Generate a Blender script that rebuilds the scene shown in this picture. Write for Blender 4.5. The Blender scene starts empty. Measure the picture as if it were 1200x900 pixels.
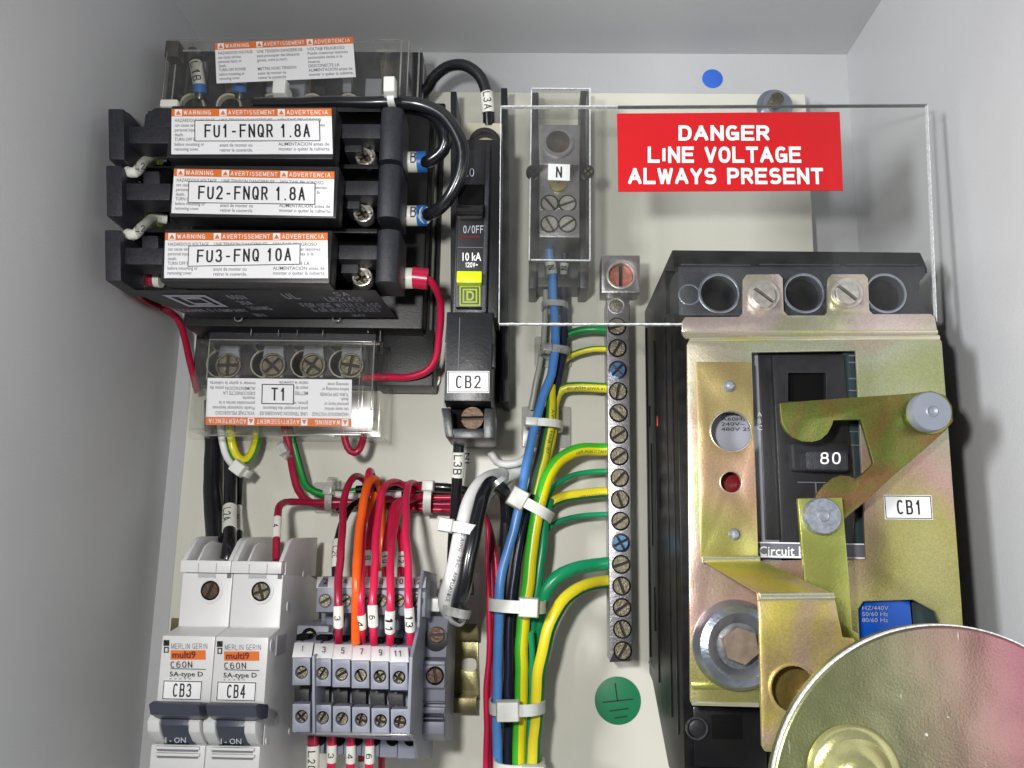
import bpy, bmesh, math, random
from mathutils import Vector, Matrix, noise as mnoise
random.seed(7)
SC = bpy.context.scene
COL = SC.collection
# ------------------------------------------------------------------ camera
D = 0.390                       # metres from the lens to the mounting panel
F_PX = 1014.0
n_ = Vector((20, -200, -F_PX)).normalized()
z_ = Vector((90, 5150, -F_PX)); z_ = (z_ - n_ * z_.dot(n_)).normalized()
x_ = n_.cross(z_).normalized()
R = Matrix((x_, n_, z_))        # camera axes -> world axes
cam_d = bpy.data.cameras.new("camera")
cam_d.sensor_width = 36.0
cam_d.lens = F_PX / 1200 * 36
cam_d.clip_start = 0.01
cam_d.clip_end = 50
cam = bpy.data.objects.new("camera", cam_d)
COL.objects.link(cam)
cam.matrix_world = Matrix.Translation((0, -D, 0)) @ R.to_4x4()
SC.camera = cam
# ------------------------------------------------------------------ light
w = bpy.data.worlds.new("World"); SC.world = w; w.use_nodes = True
bg = w.node_tree.nodes["Background"]
bg.inputs[0].default_value = (0.92, 0.95, 1.0, 1); bg.inputs[1].default_value = 0.035
def area(name, loc, target, size, power, color):
    l = bpy.data.lights.new(name, 'AREA'); l.shape = 'DISK'; l.size = size
    l.energy = power; l.color = color
    o = bpy.data.objects.new(name, l); COL.objects.link(o)
    o.location = loc
    o.rotation_euler = (Vector(target) - Vector(loc)).to_track_quat('-Z', 'Y').to_euler()
    return o
area("flash_lamp", (-0.055, -0.405, 0.040), (0.02, 0, 0.0), 0.024, 0.82, (1.0, 0.985, 0.96))
rl = area("room_lamp", (-0.46, -0.60, 0.10), (0.10, -0.03, 0.04), 0.12, 3.7, (0.97, 0.98, 1.0))
rl.data.shape = 'RECTANGLE'; rl.data.size_y = 0.16
area("window_lamp", (0.46, -0.74, -0.10), (-0.14, -0.1, 0.0), 0.26, 0.6, (0.95, 0.97, 1.0))
SC.view_settings.view_transform = 'Standard'
SC.view_settings.look = 'None'
SC.view_settings.exposure = 0.18
SC.view_settings.gamma = 1.0
SC.cycles.use_denoising = True
SC.cycles.max_bounces = 10
SC.cycles.transparent_max_bounces = 24
SC.cycles.sample_clamp_indirect = 4.0
# ------------------------------------------------------------------ placing
OFF = Vector((0, 0, 0))
def ray(px, py):
    return R @ Vector((px - 600.0, -(py - 450.0), -F_PX))
def P(px, py, h=0.0):
    """point of the plane h mm above the panel that lies under a photo pixel"""
    r = ray(px, py)
    return Vector((0, -D, 0)) + r * ((D - h / 1000.0) / r.y) + OFF
def S(px, py, h=0.0):
    """metres per pixel there"""
    return (D - h / 1000.0) / ray(px, py).y
def proj(v):
    c = R.transposed() @ (v - Vector((0, -D, 0)))
    return 600 - c.x / c.z * F_PX, 450 + c.y / c.z * F_PX
# ------------------------------------------------------------------ materials
def lin(c):
    return tuple(((v / 255) / 12.92 if v <= 10 else ((v / 255 + 0.055) / 1.055) ** 2.4) for v in c) + (1,)
MATS = {}
def mat(name, rgb, rough=0.4, metal=0.0, var=0.06, scale=60, bump=0.0, bscale=900, spec=0.5, coat=0.0, sss=0.0, trans=0.0):
    if name in MATS: return MATS[name]
    m = bpy.data.materials.new(name); m.use_nodes = True
    nt = m.node_tree; N = nt.nodes; L = nt.links
    b = N["Principled BSDF"]
    c = lin(rgb)
    tc = N.new("ShaderNodeTexCoord")
    g = N.new("ShaderNodeNewGeometry")
    no = N.new("ShaderNodeTexNoise"); no.inputs["Scale"].default_value = scale; no.inputs["Detail"].default_value = 6
    L.new(g.outputs["Position"], no.inputs["Vector"])
    ra = N.new("ShaderNodeValToRGB")
    ra.color_ramp.elements[0].position = 0.3; ra.color_ramp.elements[1].position = 0.7
    ra.color_ramp.elements[0].color = tuple(v * (1 - var) for v in c[:3]) + (1,)
    ra.color_ramp.elements[1].color = tuple(min(1, v * (1 + var)) for v in c[:3]) + (1,)
    L.new(no.outputs["Fac"], ra.inputs["Fac"]); L.new(ra.outputs["Color"], b.inputs["Base Color"])
    b.inputs["Roughness"].default_value = rough; b.inputs["Metallic"].default_value = metal
    b.inputs["Specular IOR Level"].default_value = spec
    b.inputs["Coat Weight"].default_value = coat
    b.inputs["Transmission Weight"].default_value = trans
    if sss: b.inputs["Subsurface Weight"].default_value = sss; b.inputs["Subsurface Radius"].default_value = (.002, .002, .002)
    if bump:
        n2 = N.new("ShaderNodeTexNoise"); n2.inputs["Scale"].default_value = bscale; n2.inputs["Detail"].default_value = 4
        L.new(g.outputs["Position"], n2.inputs["Vector"])
        bp = N.new("ShaderNodeBump"); bp.inputs["Strength"].default_value = bump; bp.inputs["Distance"].default_value = 0.0005
        L.new(n2.outputs["Fac"], bp.inputs["Height"]); L.new(bp.outputs["Normal"], b.inputs["Normal"])
    MATS[name] = m
    return m
def clear(name, tint=(0.93, 0.94, 0.92), haze=0.05, rough=0.04, spec=1.5):
    """thin clear plastic: lets the light through, mirrors by Fresnel, a little milky"""
    m = bpy.data.materials.new(name); m.use_nodes = True
    nt = m.node_tree; N = nt.nodes; L = nt.links
    for n in list(N): N.remove(n)
    out = N.new("ShaderNodeOutputMaterial")
    tr = N.new("ShaderNodeBsdfTransparent"); tr.inputs[0].default_value = tint + (1,)
    gl = N.new("ShaderNodeBsdfGlossy"); gl.inputs["Roughness"].default_value = rough
    df = N.new("ShaderNodeBsdfDiffuse"); df.inputs[0].default_value = (0.75, 0.76, 0.74, 1)
    fr = N.new("ShaderNodeFresnel"); fr.inputs[0].default_value = spec
    sc = N.new("ShaderNodeTexNoise"); sc.inputs["Scale"].default_value = 120; sc.inputs["Detail"].default_value = 8
    g = N.new("ShaderNodeNewGeometry"); L.new(g.outputs["Position"], sc.inputs["Vector"])
    mr = N.new("ShaderNodeMapRange"); mr.inputs[1].default_value = .35; mr.inputs[2].default_value = .75
    mr.inputs[3].default_value = haze * .5; mr.inputs[4].default_value = haze * 1.8
    L.new(sc.outputs["Fac"], mr.inputs[0])
    m1 = N.new("ShaderNodeMixShader"); m2 = N.new("ShaderNodeMixShader")
    L.new(mr.outputs[0], m1.inputs[0]); L.new(tr.outputs[0], m1.inputs[1]); L.new(df.outputs[0], m1.inputs[2])
    bf = N.new("ShaderNodeMath"); bf.operation = 'SUBTRACT'; bf.inputs[0].default_value = 1; L.new(g.outputs["Backfacing"], bf.inputs[1])
    fm = N.new("ShaderNodeMath"); fm.operation = 'MULTIPLY'; L.new(fr.outputs[0], fm.inputs[0]); L.new(bf.outputs[0], fm.inputs[1])
    L.new(fm.outputs[0], m2.inputs[0]); L.new(m1.outputs[0], m2.inputs[1]); L.new(gl.outputs[0], m2.inputs[2])
    L.new(m2.outputs[0], out.inputs[0])
    return m
def plated(name, cols, scale=14, rough=0.33, speck=0.25, scr=0.3):
    """chromated zinc: metal whose tint drifts, with fine grain and scratches"""
    m = bpy.data.materials.new(name); m.use_nodes = True
    nt = m.node_tree; N = nt.nodes; L = nt.links
    b = N["Principled BSDF"]; b.inputs["Metallic"].default_value = 0.72; b.inputs["Roughness"].default_value = rough
    g = N.new("ShaderNodeNewGeometry")
    n1 = N.new("ShaderNodeTexNoise"); n1.inputs["Scale"].default_value = scale; n1.inputs["Detail"].default_value = 2.5
    n1.inputs["Distortion"].default_value = 0.6
    L.new(g.outputs["Position"], n1.inputs["Vector"])
    ra = N.new("ShaderNodeValToRGB"); cr = ra.color_ramp
    k = len(cols)
    cr.elements[0].position = 0.30; cr.elements[0].color = lin(cols[0])
    cr.elements[1].position = 0.70; cr.elements[1].color = lin(cols[-1])
    for i in range(1, k - 1):
        e = cr.elements.new(0.30 + 0.40 * i / (k - 1)); e.color = lin(cols[i])
    L.new(n1.outputs["Fac"], ra.inputs["Fac"])
    n2 = N.new("ShaderNodeTexNoise"); n2.inputs["Scale"].default_value = 1500; n2.inputs["Detail"].default_value = 3
    L.new(g.outputs["Position"], n2.inputs["Vector"])
    mx = N.new("ShaderNodeMix"); mx.data_type = 'RGBA'; mx.blend_type = 'OVERLAY'; mx.inputs[0].default_value = min(1, speck * 1.3)
    L.new(ra.outputs["Color"], mx.inputs[6]); L.new(n2.outputs["Fac"], mx.inputs[7])
    # scratches: thin stretched noise bands
    mp = N.new("ShaderNodeMapping"); mp.inputs["Rotation"].default_value = (0, 0.7, 0); mp.inputs["Scale"].default_value = (1200, 60, 70)
    L.new(g.outputs["Position"], mp.inputs["Vector"])
    n3 = N.new("ShaderNodeTexNoise"); n3.inputs["Scale"].default_value = 1.0; n3.inputs["Detail"].default_value = 3
    L.new(mp.outputs[0], n3.inputs["Vector"])
    r3 = N.new("ShaderNodeMapRange"); r3.inputs[1].default_value = .70; r3.inputs[2].default_value = .74; r3.inputs[3].default_value = 0; r3.inputs[4].default_value = scr
    L.new(n3.outputs["Fac"], r3.inputs[0])
    m4 = N.new("ShaderNodeMix"); m4.data_type = 'RGBA'; L.new(r3.outputs[0], m4.inputs[0])
    L.new(mx.outputs[2], m4.inputs[6]); m4.inputs[7].default_value = (0.75, 0.74, 0.68, 1)
    L.new(m4.outputs[2], b.inputs["Base Color"])
    bp = N.new("ShaderNodeBump"); bp.inputs["Strength"].default_value = 0.12; bp.inputs["Distance"].default_value = 0.0004
    L.new(n2.outputs["Fac"], bp.inputs["Height"])
    n7 = N.new("ShaderNodeTexNoise"); n7.inputs["Scale"].default_value = 42; n7.inputs["Detail"].default_value = 1.5; L.new(g.outputs["Position"], n7.inputs["Vector"])
    b7 = N.new("ShaderNodeBump"); b7.inputs["Strength"].default_value = 0.55; b7.inputs["Distance"].default_value = 0.003
    L.new(n7.outputs["Fac"], b7.inputs["Height"]); L.new(bp.outputs["Normal"], b7.inputs["Normal"]); L.new(b7.outputs["Normal"], b.inputs["Normal"])
    r8 = N.new("ShaderNodeMapRange"); r8.inputs[1].default_value = .3; r8.inputs[2].default_value = .7; r8.inputs[3].default_value = rough * .72; r8.inputs[4].default_value = rough * 1.25
    L.new(n1.outputs["Fac"], r8.inputs[0]); L.new(r8.outputs[0], b.inputs["Roughness"])
    return m
def stripe(name, ca, cb, lo, hi, rough=0.3):
    """two-colour wire: colour b where the way round the wire lies between lo and hi (0 faces out of the panel)"""
    m = bpy.data.materials.new(name); m.use_nodes = True
    nt = m.node_tree; N = nt.nodes; L = nt.links
    b = N["Principled BSDF"]; b.inputs["Roughness"].default_value = rough
    uv = N.new("ShaderNodeUVMap"); sx = N.new("ShaderNodeSeparateXYZ"); L.new(uv.outputs[0], sx.inputs[0])
    g = N.new("ShaderNodeMath"); g.operation = 'GREATER_THAN'; g.inputs[1].default_value = lo; L.new(sx.outputs[0], g.inputs[0])
    l2 = N.new("ShaderNodeMath"); l2.operation = 'LESS_THAN'; l2.inputs[1].default_value = hi; L.new(sx.outputs[0], l2.inputs[0])
    mu = N.new("ShaderNodeMath"); mu.operation = 'MULTIPLY'; L.new(g.outputs[0], mu.inputs[0]); L.new(l2.outputs[0], mu.inputs[1])
    mx = N.new("ShaderNodeMix"); mx.data_type = 'RGBA'; L.new(mu.outputs[0], mx.inputs[0])
    mx.inputs[6].default_value = lin(ca); mx.inputs[7].default_value = lin(cb)
    L.new(mx.outputs[2], b.inputs["Base Color"])
    return m

M_SLOTSHADE = mat('slot_shade_metal', (46, 42, 36), .5, .5)  # dark tone painted on screw slot floors as the shade in the cut
M_CREAM = mat("cream_enamel", (222, 221, 208), .32, var=.07, scale=11, bump=.08, bscale=1400, coat=.2)
M_GREY = mat("grey_enamel", (196, 197, 199), .42, var=.06, scale=9, bump=.24, bscale=1300)
M_BLK = mat("black_plastic", (34, 34, 37), .38, var=.2, scale=300, bump=.15, bscale=2500)
M_BLKR = mat("black_moulding", (40, 41, 48), .42, var=.3, scale=800, bump=.5, bscale=2200)
M_GLOSS = mat("glossy_black", (22, 22, 24), .24, var=.3, scale=60, bump=.04, bscale=500)
M_CORE = mat('core_black', (15, 15, 16), .42, var=.3, scale=300, bump=.25, bscale=1500)
M_SIDE = mat("breaker_case", (24, 23, 23), .36, var=.5, scale=240, bump=.10, bscale=600, spec=.11)
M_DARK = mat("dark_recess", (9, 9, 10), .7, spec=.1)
M_WHITE = mat("white_plastic", (214, 214, 214), .38, var=.03, bump=.06, bscale=2000)
M_PAPER = mat("white_label", (238, 238, 240), .35, var=.015)
M_INK = mat("black_ink", (22, 22, 26), .5, var=0)
M_INKG = mat("grey_ink", (88, 88, 98), .5, var=0)
M_WINK = mat("white_ink", (238, 238, 238), .5, var=0)
M_PINK = mat("pale_ink", (176, 180, 190), .5, var=0)
M_ORANGE = mat("orange_print", (222, 116, 46), .38, var=.04)
M_RED = mat("red_sticker", (196, 26, 32), .38, var=.03)
M_BLUE = mat("blue_sticker", (58, 110, 214), .4)
M_BLUEP = mat("blue_sleeve", (40, 112, 190), .4)
M_GREEN = mat("green_sticker", (20, 122, 78), .45)
M_BLUELAB = mat("blue_block", (10, 84, 190), .22, var=.15, scale=120)
M_ALU = mat("aluminium", (166, 164, 166), .34, metal=.9, var=.12, scale=400, bump=.3, bscale=1600)
M_STEEL = mat("steel_screw", (212, 208, 200), .30, metal=.7, var=.2, scale=500, bump=.15, bscale=1500)
M_OLD = mat("dull_screw", (116, 110, 94), .42, metal=.85, var=.3, scale=700, bump=.5, bscale=1500)
M_COPPER = mat("copper_screw", (184, 116, 104), .4, metal=.6, var=.25, scale=500, bump=.4)
M_BROWN = mat("brown_screw", (84, 66, 54), .45, metal=.7, var=.25, scale=500, bump=.4)
M_BLUES = mat("blue_zinc_screw", (128, 170, 214), .25, metal=.9, var=.3, scale=500)
M_ZINC = mat("bright_zinc", (168, 176, 188), .3, metal=.85, var=.25, scale=90, bump=.25, bscale=900)
M_RIVET = mat("rivet_face", (150, 156, 166), .45, metal=.6, var=.25, scale=700, bump=.35, bscale=900)
M_GOLD = plated("yellow_zinc_plate", [(186, 170, 96), (176, 174, 100), (190, 164, 120), (186, 152, 130), (166, 168, 92)], 16, .36)
M_GOLD2 = plated("deep_yellow_zinc", [(120, 82, 60), (138, 120, 66), (116, 128, 62), (134, 100, 66), (126, 120, 70)], 30, .33, .3, .2)
M_GOLD3 = plated("iridescent_zinc_disc", [(136, 142, 92), (138, 138, 104), (150, 128, 118), (176, 112, 128), (140, 134, 100)], 7, .42, .2, .8)
def plated_disc(name):
    m = plated(name, [(126, 130, 90), (126, 124, 96), (142, 114, 104), (170, 108, 122), (160, 102, 116)], 7, .36, .12, .8)
    nt = m.node_tree; N = nt.nodes; L = nt.links
    ra = [n for n in N if n.type == 'VALTORGB'][0]; no = [n for n in N if n.type == 'TEX_NOISE'][0]
    g = [n for n in N if n.type == 'NEW_GEOMETRY'][0]; sx = N.new('ShaderNodeSeparateXYZ'); L.new(g.outputs['Position'], sx.inputs[0])
    mr = N.new('ShaderNodeMapRange'); mr.inputs[1].default_value = .068; mr.inputs[2].default_value = .125; mr.inputs[3].default_value = .12; mr.inputs[4].default_value = .44
    L.new(sx.outputs[0], mr.inputs[0]); ad = N.new('ShaderNodeMath'); ad.operation = 'MULTIPLY_ADD'; ad.inputs[1].default_value = .35
    L.new(no.outputs['Fac'], ad.inputs[0]); L.new(mr.outputs[0], ad.inputs[2]); L.new(ad.outputs[0], ra.inputs['Fac'])
    mp = [n for n in N if n.type == 'MAPPING'][0]; mp.inputs['Rotation'].default_value = (0.2, 2.5, 0.4); mp.inputs['Scale'].default_value = (700, 90, 90)
    # pits: tiny bright dings
    vo = N.new('ShaderNodeTexVoronoi'); vo.inputs['Scale'].default_value = 260; L.new(g.outputs['Position'], vo.inputs['Vector'])
    r5 = N.new('ShaderNodeMapRange'); r5.inputs[1].default_value = .10; r5.inputs[2].default_value = .15; r5.inputs[3].default_value = .75; r5.inputs[4].default_value = 0
    L.new(vo.outputs['Distance'], r5.inputs[0])
    n6 = N.new('ShaderNodeTexNoise'); n6.inputs['Scale'].default_value = 55; L.new(g.outputs['Position'], n6.inputs['Vector'])
    r6 = N.new('ShaderNodeMath'); r6.operation = 'GREATER_THAN'; r6.inputs[1].default_value = .60; L.new(n6.outputs['Fac'], r6.inputs[0])
    m6 = N.new('ShaderNodeMath'); m6.operation = 'MULTIPLY'; L.new(r5.outputs[0], m6.inputs[0]); L.new(r6.outputs[0], m6.inputs[1])
    b = N['Principled BSDF']; src = b.inputs['Base Color'].links[0].from_socket
    mx = N.new('ShaderNodeMix'); mx.data_type = 'RGBA'; L.new(m6.outputs[0], mx.inputs[0]); L.new(src, mx.inputs[6]); mx.inputs[7].default_value = (.8, .8, .74, 1)
    L.new(mx.outputs[2], b.inputs['Base Color'])
    return m
M_GOLD3 = plated_disc('tinted_zinc_disc')
M_HUB = plated('hub_zinc', [(200, 196, 120), (206, 204, 150), (190, 192, 104)], 30, .22, .15, .2)
M_GOLDP = plated("pale_green_zinc", [(178, 180, 96), (170, 180, 98), (164, 172, 90)], 12, .34, .12, .1)
M_SILV = plated("silver_yellow_zinc", [(214, 212, 202), (200, 200, 168), (212, 194, 190), (206, 206, 180)], 22, .24, .25)
M_RAIL = plated("rail_zinc", [(140, 132, 92), (132, 126, 90), (148, 136, 102)], 30, .35, .15, .05)
M_LAB = mat("cool_grey_plastic", (130, 132, 146), .42, var=.05, bump=.08, bscale=1800)
M_LABD = mat("slate_grey_plastic", (104, 106, 118), .45, var=.06)
M_GREYP = mat("mid_grey_face", (150, 153, 164), .4)
M_TOGG = mat("charcoal_handle", (62, 68, 82), .38, bump=.1)
M_LIME = mat("lime_flag", (206, 236, 16), .35)
M_LIMED = mat("lime_print", (156, 176, 44), .4)
M_NYLON = mat("nylon", (226, 228, 222), .35, var=.05, sss=.3)
M_CLEARN = clear("clear_nylon", (0.9, 0.9, 0.88), .35, .2)
M_ACR = clear("acrylic", (0.965, 0.97, 0.965), .012, .05, 1.45)
M_COV = clear("clear_cover", (0.95, 0.95, 0.94), .016, .18, 1.5)
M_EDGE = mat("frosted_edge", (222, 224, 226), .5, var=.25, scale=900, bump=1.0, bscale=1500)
M_LENS = mat("clear_ridge", (190, 190, 184), .15, var=.2, trans=.6)
M_WBLK = mat("black_wire", (26, 27, 31), .25, var=.15, coat=.3)
M_WNAVY = mat("navy_wire", (34, 40, 62), .28)
M_WRED = mat("crimson_wire", (212, 34, 78), .28, var=.06)
M_WREDD = mat("dark_crimson_wire", (160, 24, 58), .3, var=.06)
M_WORG = mat("orange_wire", (236, 92, 22), .3, var=.05)
M_WBLU = mat("blue_wire", (84, 142, 212), .3, var=.06)
M_WWHT = mat("white_wire", (232, 232, 230), .35, var=.03)
M_WGRY = mat("grey_wire", (168, 168, 162), .35)
M_WTEAL = mat("green_wire", (20, 146, 98), .3, var=.06)
M_WGRN = mat("dark_green_wire", (14, 128, 60), .3)
M_SLV = mat("marker_sleeve", (232, 232, 222), .4)
M_GY1 = stripe("green_yellow_half", (240, 226, 26), (66, 190, 44), .02, .46)
M_GY2 = stripe("yellow_green_back", (230, 214, 44), (22, 112, 52), .58, .92)
M_GY3 = stripe("olive_yellow_green", (222, 214, 40), (70, 140, 50), .06, .42)
M_GY4 = stripe("green_black_top", (16, 140, 56), (26, 34, 28), .60, .85)
M_GY5 = stripe("teal_green_yellow", (20, 150, 96), (190, 200, 60), .60, .78)
# a plain stroke alphabet of our own, so the lettering has the proportions of the tags and signs
def _arc(cx, cy, rx, ry, a0, a1, n=9, e=.82):
    out = []
    for i in range(n + 1):
        a = math.radians(a0 + (a1 - a0) * i / n); c, s = math.cos(a), math.sin(a)
        out.append((cx + rx * math.copysign(abs(c) ** e, c), cy + ry * math.copysign(abs(s) ** e, s)))
    return out
_G = {
 'A': [[(0, 0), (.5, 1), (1, 0)], [(.17, .32), (.83, .32)]],
 'B': [[(0, 0), (0, 1)], [(0, 1)] + _arc(.55, .765, .37, .235, 90, -90) + [(0, .53)], [(0, .53)] + _arc(.55, .265, .45, .265, 90, -90) + [(0, 0)]],
 'C': [_arc(.5, .5, .5, .5, 42, 318, 14)],
 'D': [[(0, 0)] + _arc(.42, .5, .58, .5, -90, 90, 12) + [(0, 1), (0, 0)]],
 'E': [[(1, 0), (0, 0), (0, 1), (1, 1)], [(0, .52), (.88, .52)]],
 'F': [[(0, 0), (0, 1), (1, 1)], [(0, .52), (.85, .52)]],
 'G': [_arc(.5, .5, .5, .5, 42, 340, 15), [(.55, .45), (1, .45), (1, .05)]],
 'H': [[(0, 0), (0, 1)], [(1, 0), (1, 1)], [(0, .52), (1, .52)]],
 'I': [[(.5, 0), (.5, 1)]],
 'J': [[(.8, 1), (.8, .25)] + _arc(.4, .25, .4, .25, 0, -170, 8)],
 'K': [[(0, 0), (0, 1)], [(1, 1), (0, .36)], [(.34, .58), (1, 0)]],
 'L': [[(0, 1), (0, 0), (1, 0)]],
 'M': [[(0, 0), (0, 1), (.5, .1), (1, 1), (1, 0)]],
 'N': [[(0, 0), (0, 1), (1, 0), (1, 1)]],
 'O': [_arc(.5, .5, .5, .5, 90, 450, 22)],
 'P': [[(0, 0), (0, 1)], [(0, 1)] + _arc(.5, .73, .48, .27, 90, -90, 10) + [(0, .46)]],
 'Q': [_arc(.5, .5, .5, .5, 90, 450, 22), [(.6, .25), (1, -.04)]],
 'R': [[(0, 0), (0, 1)], [(0, 1)] + _arc(.5, .745, .46, .255, 90, -90, 10) + [(0, .49)], [(.5, .49), (1, 0)]],
 'S': [_arc(.5, .755, .46, .245, 25, 260, 10) + _arc(.5, .265, .5, .265, 80, -155, 10)],
 'T': [[(0, 1), (1, 1)], [(.5, 1), (.5, 0)]],
 'U': [[(0, 1)] + _arc(.5, .35, .5, .35, 180, 360, 12) + [(1, 1)]],
 'V': [[(0, 1), (.5, 0), (1, 1)]],
 'W': [[(0, 1), (.25, 0), (.5, .9), (.75, 0), (1, 1)]],
 'X': [[(0, 0), (1, 1)], [(0, 1), (1, 0)]],
 'Y': [[(0, 1), (.5, .45), (1, 1)], [(.5, .45), (.5, 0)]],
 'Z': [[(0, 1), (1, 1), (0, 0), (1, 0)]],
 '0': [_arc(.5, .5, .48, .5, 90, 450, 22)],
 '1': [[(.2, .78), (.55, 1), (.55, 0)]],
 '2': [_arc(.5, .72, .47, .28, 165, -20, 9) + [(0, 0), (1, 0)]],
 '3': [_arc(.48, .755, .44, .245, 155, -75, 9) + _arc(.48, .265, .5, .265, 75, -155, 10)],
 '4': [[(.74, 0), (.74, 1)], [(.7, 1), (0, .3)], [(0, .3), (1, .3)]],
 '5': [[(.92, 1), (.14, 1), (.08, .5)] + _arc(.46, .31, .52, .31, 125, -155, 11)],
 '6': [[(.86, .9)] + _arc(.55, .5, .53, .5, 75, 190, 7) + [], _arc(.5, .31, .48, .31, 190, 550, 16)],
 '7': [[(0, 1), (1, 1), (.35, 0)]],
 '8': [_arc(.5, .76, .42, .24, 90, 450, 16), _arc(.5, .27, .49, .27, 90, 450, 16)],
 '9': [[(.14, .1)] + _arc(.45, .5, .53, .5, -105, 10, 7) + [], _arc(.5, .69, .48, .31, 10, 370, 16)],
 '-': [[(.1, .42), (.9, .42)]], '.': [[(0, .0), (1, .0)]], '/': [[(0, 0), (1, 1)]], '~': [[(0, .45), (.3, .6), (.7, .4), (1, .55)]],
}
def stroke_text(s, style):
    W_, gap, th = {'tag': (.46, .16, .125), 'bold': (.78, .12, .205), 'thin': (.62, .2, .085), 'med': (.62, .2, .13)}[style]
    vs = []; fs = []; lines = s.split('\n')
    sn = 0
    for li, line in enumerate(lines):
        x = 0.0; yo = -li * 1.45
        for ch in line:
            wd = W_ * {'I': .40 if style != 'tag' else .6, '1': .62 if style == 'bold' else .9, 'W': 1.3, 'M': 1.12, 'A': 1.12 if style != 'tag' else 1, '.': .5}.get(ch, 1)
            sts = []
            for st in _G.get(ch, []):
                cur = [st[0]]
                for i in range(1, len(st)):
                    cur.append(st[i])
                    if i < len(st) - 1:
                        p0, p1, p2 = st[i - 1], st[i], st[i + 1]; k_ = wd
                        a_ = Vector(((p1[0] - p0[0]) * k_, p1[1] - p0[1])); b_ = Vector(((p2[0] - p1[0]) * k_, p2[1] - p1[1]))
                        if a_.length > 1e-4 and b_.length > 1e-4 and a_.angle(b_) > .75: sts.append((cur, True)); cur = [st[i]]
                sts.append((cur, len(sts) > 0))
            for st, cut in sts:
                pts = [Vector((x + th / 2 + u * (wd - th), yo + th / 2 + v * (1 - th), 0)) for u, v in st]
                pts = [p for i, p in enumerate(pts) if i == 0 or (p - pts[i - 1]).length > 1e-4]
                if len(pts) > 1 and (cut or len(st) == 2 and len(sts) > 1) and (pts[0] - pts[-1]).length > 1e-3:
                    pts[0] = pts[0] + (pts[0] - pts[1]).normalized() * th * .5; pts[-1] = pts[-1] + (pts[-1] - pts[-2]).normalized() * th * .5
                q2 = [pts[0]]
                for p in pts[1:]:
                    m_ = max(1, int((p - q2[-1]).length / .13)); p0 = q2[-1]
                    q2 += [p0.lerp(p, (i + 1) / m_) for i in range(m_)]
                pts = q2
                closed = (pts[0] - pts[-1]).length < 1e-3
                if closed: pts = pts[:-1]
                n = len(pts); L_ = []; R_ = []
                for i in range(n):
                    a = pts[i] - pts[i - 1] if (i or closed) else None; b = pts[(i + 1) % n] - pts[i] if (i < n - 1 or closed) else None
                    a = a.normalized() if a is not None else b.normalized(); b = b.normalized() if b is not None else a
                    n1 = Vector((-a.y, a.x, 0)); n2 = Vector((-b.y, b.x, 0)); mn = (n1 + n2)
                    if mn.length < .2: mn = n1
                    mn.normalize(); k = th / 2 / max(.42, mn.dot(n1))
                    L_.append(pts[i] + mn * k); R_.append(pts[i] - mn * k)
                b0 = len(vs); sn += 1
                cl = lambda v: (min(max(v.x, x), x + wd), min(max(v.y, yo), yo + 1), sn % 4)
                for p, q in zip(L_, R_): vs += [cl(p), cl(q)]
                for i in range(n if closed else n - 1):
                    j = (i + 1) % n; fs.append((b0 + 2 * i, b0 + 2 * i + 1, b0 + 2 * j + 1, b0 + 2 * j))
            x += (wd + gap) if ch != ' ' else W_ * .75
    x0 = min(v[0] for v in vs); x1 = max(v[0] for v in vs); y0 = min(v[1] for v in vs); y1 = max(v[1] for v in vs)
    return [((a - x0) / max(1e-6, x1 - x0), (b - y0) / max(1e-6, y1 - y0), k) for a, b, k in vs], fs
# ------------------------------------------------------------------ objects
ORG = {}
def thing(name, label, cat, at=(0, 0, 0), group=None):
    """an Empty at the base of a thing; at = photo pixel and height in mm"""
    o = bpy.data.objects.new(name, None); COL.objects.link(o)
    o.empty_display_size = 0.01
    p = P(*at); o.location = p; ORG[o] = p
    o["label"] = label; o["category"] = cat
    if group: o["group"] = group
    return o
def link(name, me, m, parent=None, smooth=True, **props):
    """link a mesh made in world coordinates with its origin at its centre"""
    xs = [v.co for v in me.vertices]
    c = Vector([(min(v[i] for v in xs) + max(v[i] for v in xs)) / 2 for i in range(3)])
    me.transform(Matrix.Translation(-c))
    if smooth:
        me.shade_smooth(); me.set_sharp_from_angle(angle=math.radians(32))
    if m is not None and not me.materials: me.materials.append(m)
    o = bpy.data.objects.new(name, me); COL.objects.link(o)
    if parent is not None:
        o.parent = parent; o.location = c - ORG[parent]
    else:
        o.location = c
    ORG[o] = c
    for k, v in props.items(): o[k] = v
    return o
def finish(bm, name, m, parent=None, bev=0.0, seg=2, smooth=True, **props):
    bmesh.ops.remove_doubles(bm, verts=bm.verts, dist=1e-7)
    bmesh.ops.recalc_face_normals(bm, faces=bm.faces)
    if bev:
        es = [e for e in bm.edges if len(e.link_faces) == 2 and e.calc_face_angle(0) > 0.5]
        try: bmesh.ops.bevel(bm, geom=es, offset=bev / 1000, segments=seg, affect='EDGES', clamp_overlap=True, profile=.6)
        except Exception: pass
    me = bpy.data.meshes.new(name); bm.to_mesh(me); bm.free()
    return link(name, me, m, parent, smooth, **props)
def rr(x0, y0, x1, y1, r=4, n=4):
    """rounded rectangle of pixels"""
    out = []
    for cx, cy, a0 in ((x1 - r, y1 - r, 0), (x0 + r, y1 - r, 90), (x0 + r, y0 + r, 180), (x1 - r, y0 + r, 270)):
        for i in range(n + 1):
            a = math.radians(a0 + 90 * i / n); out.append((cx + r * math.cos(a), cy + r * math.sin(a)))
    return out
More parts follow.
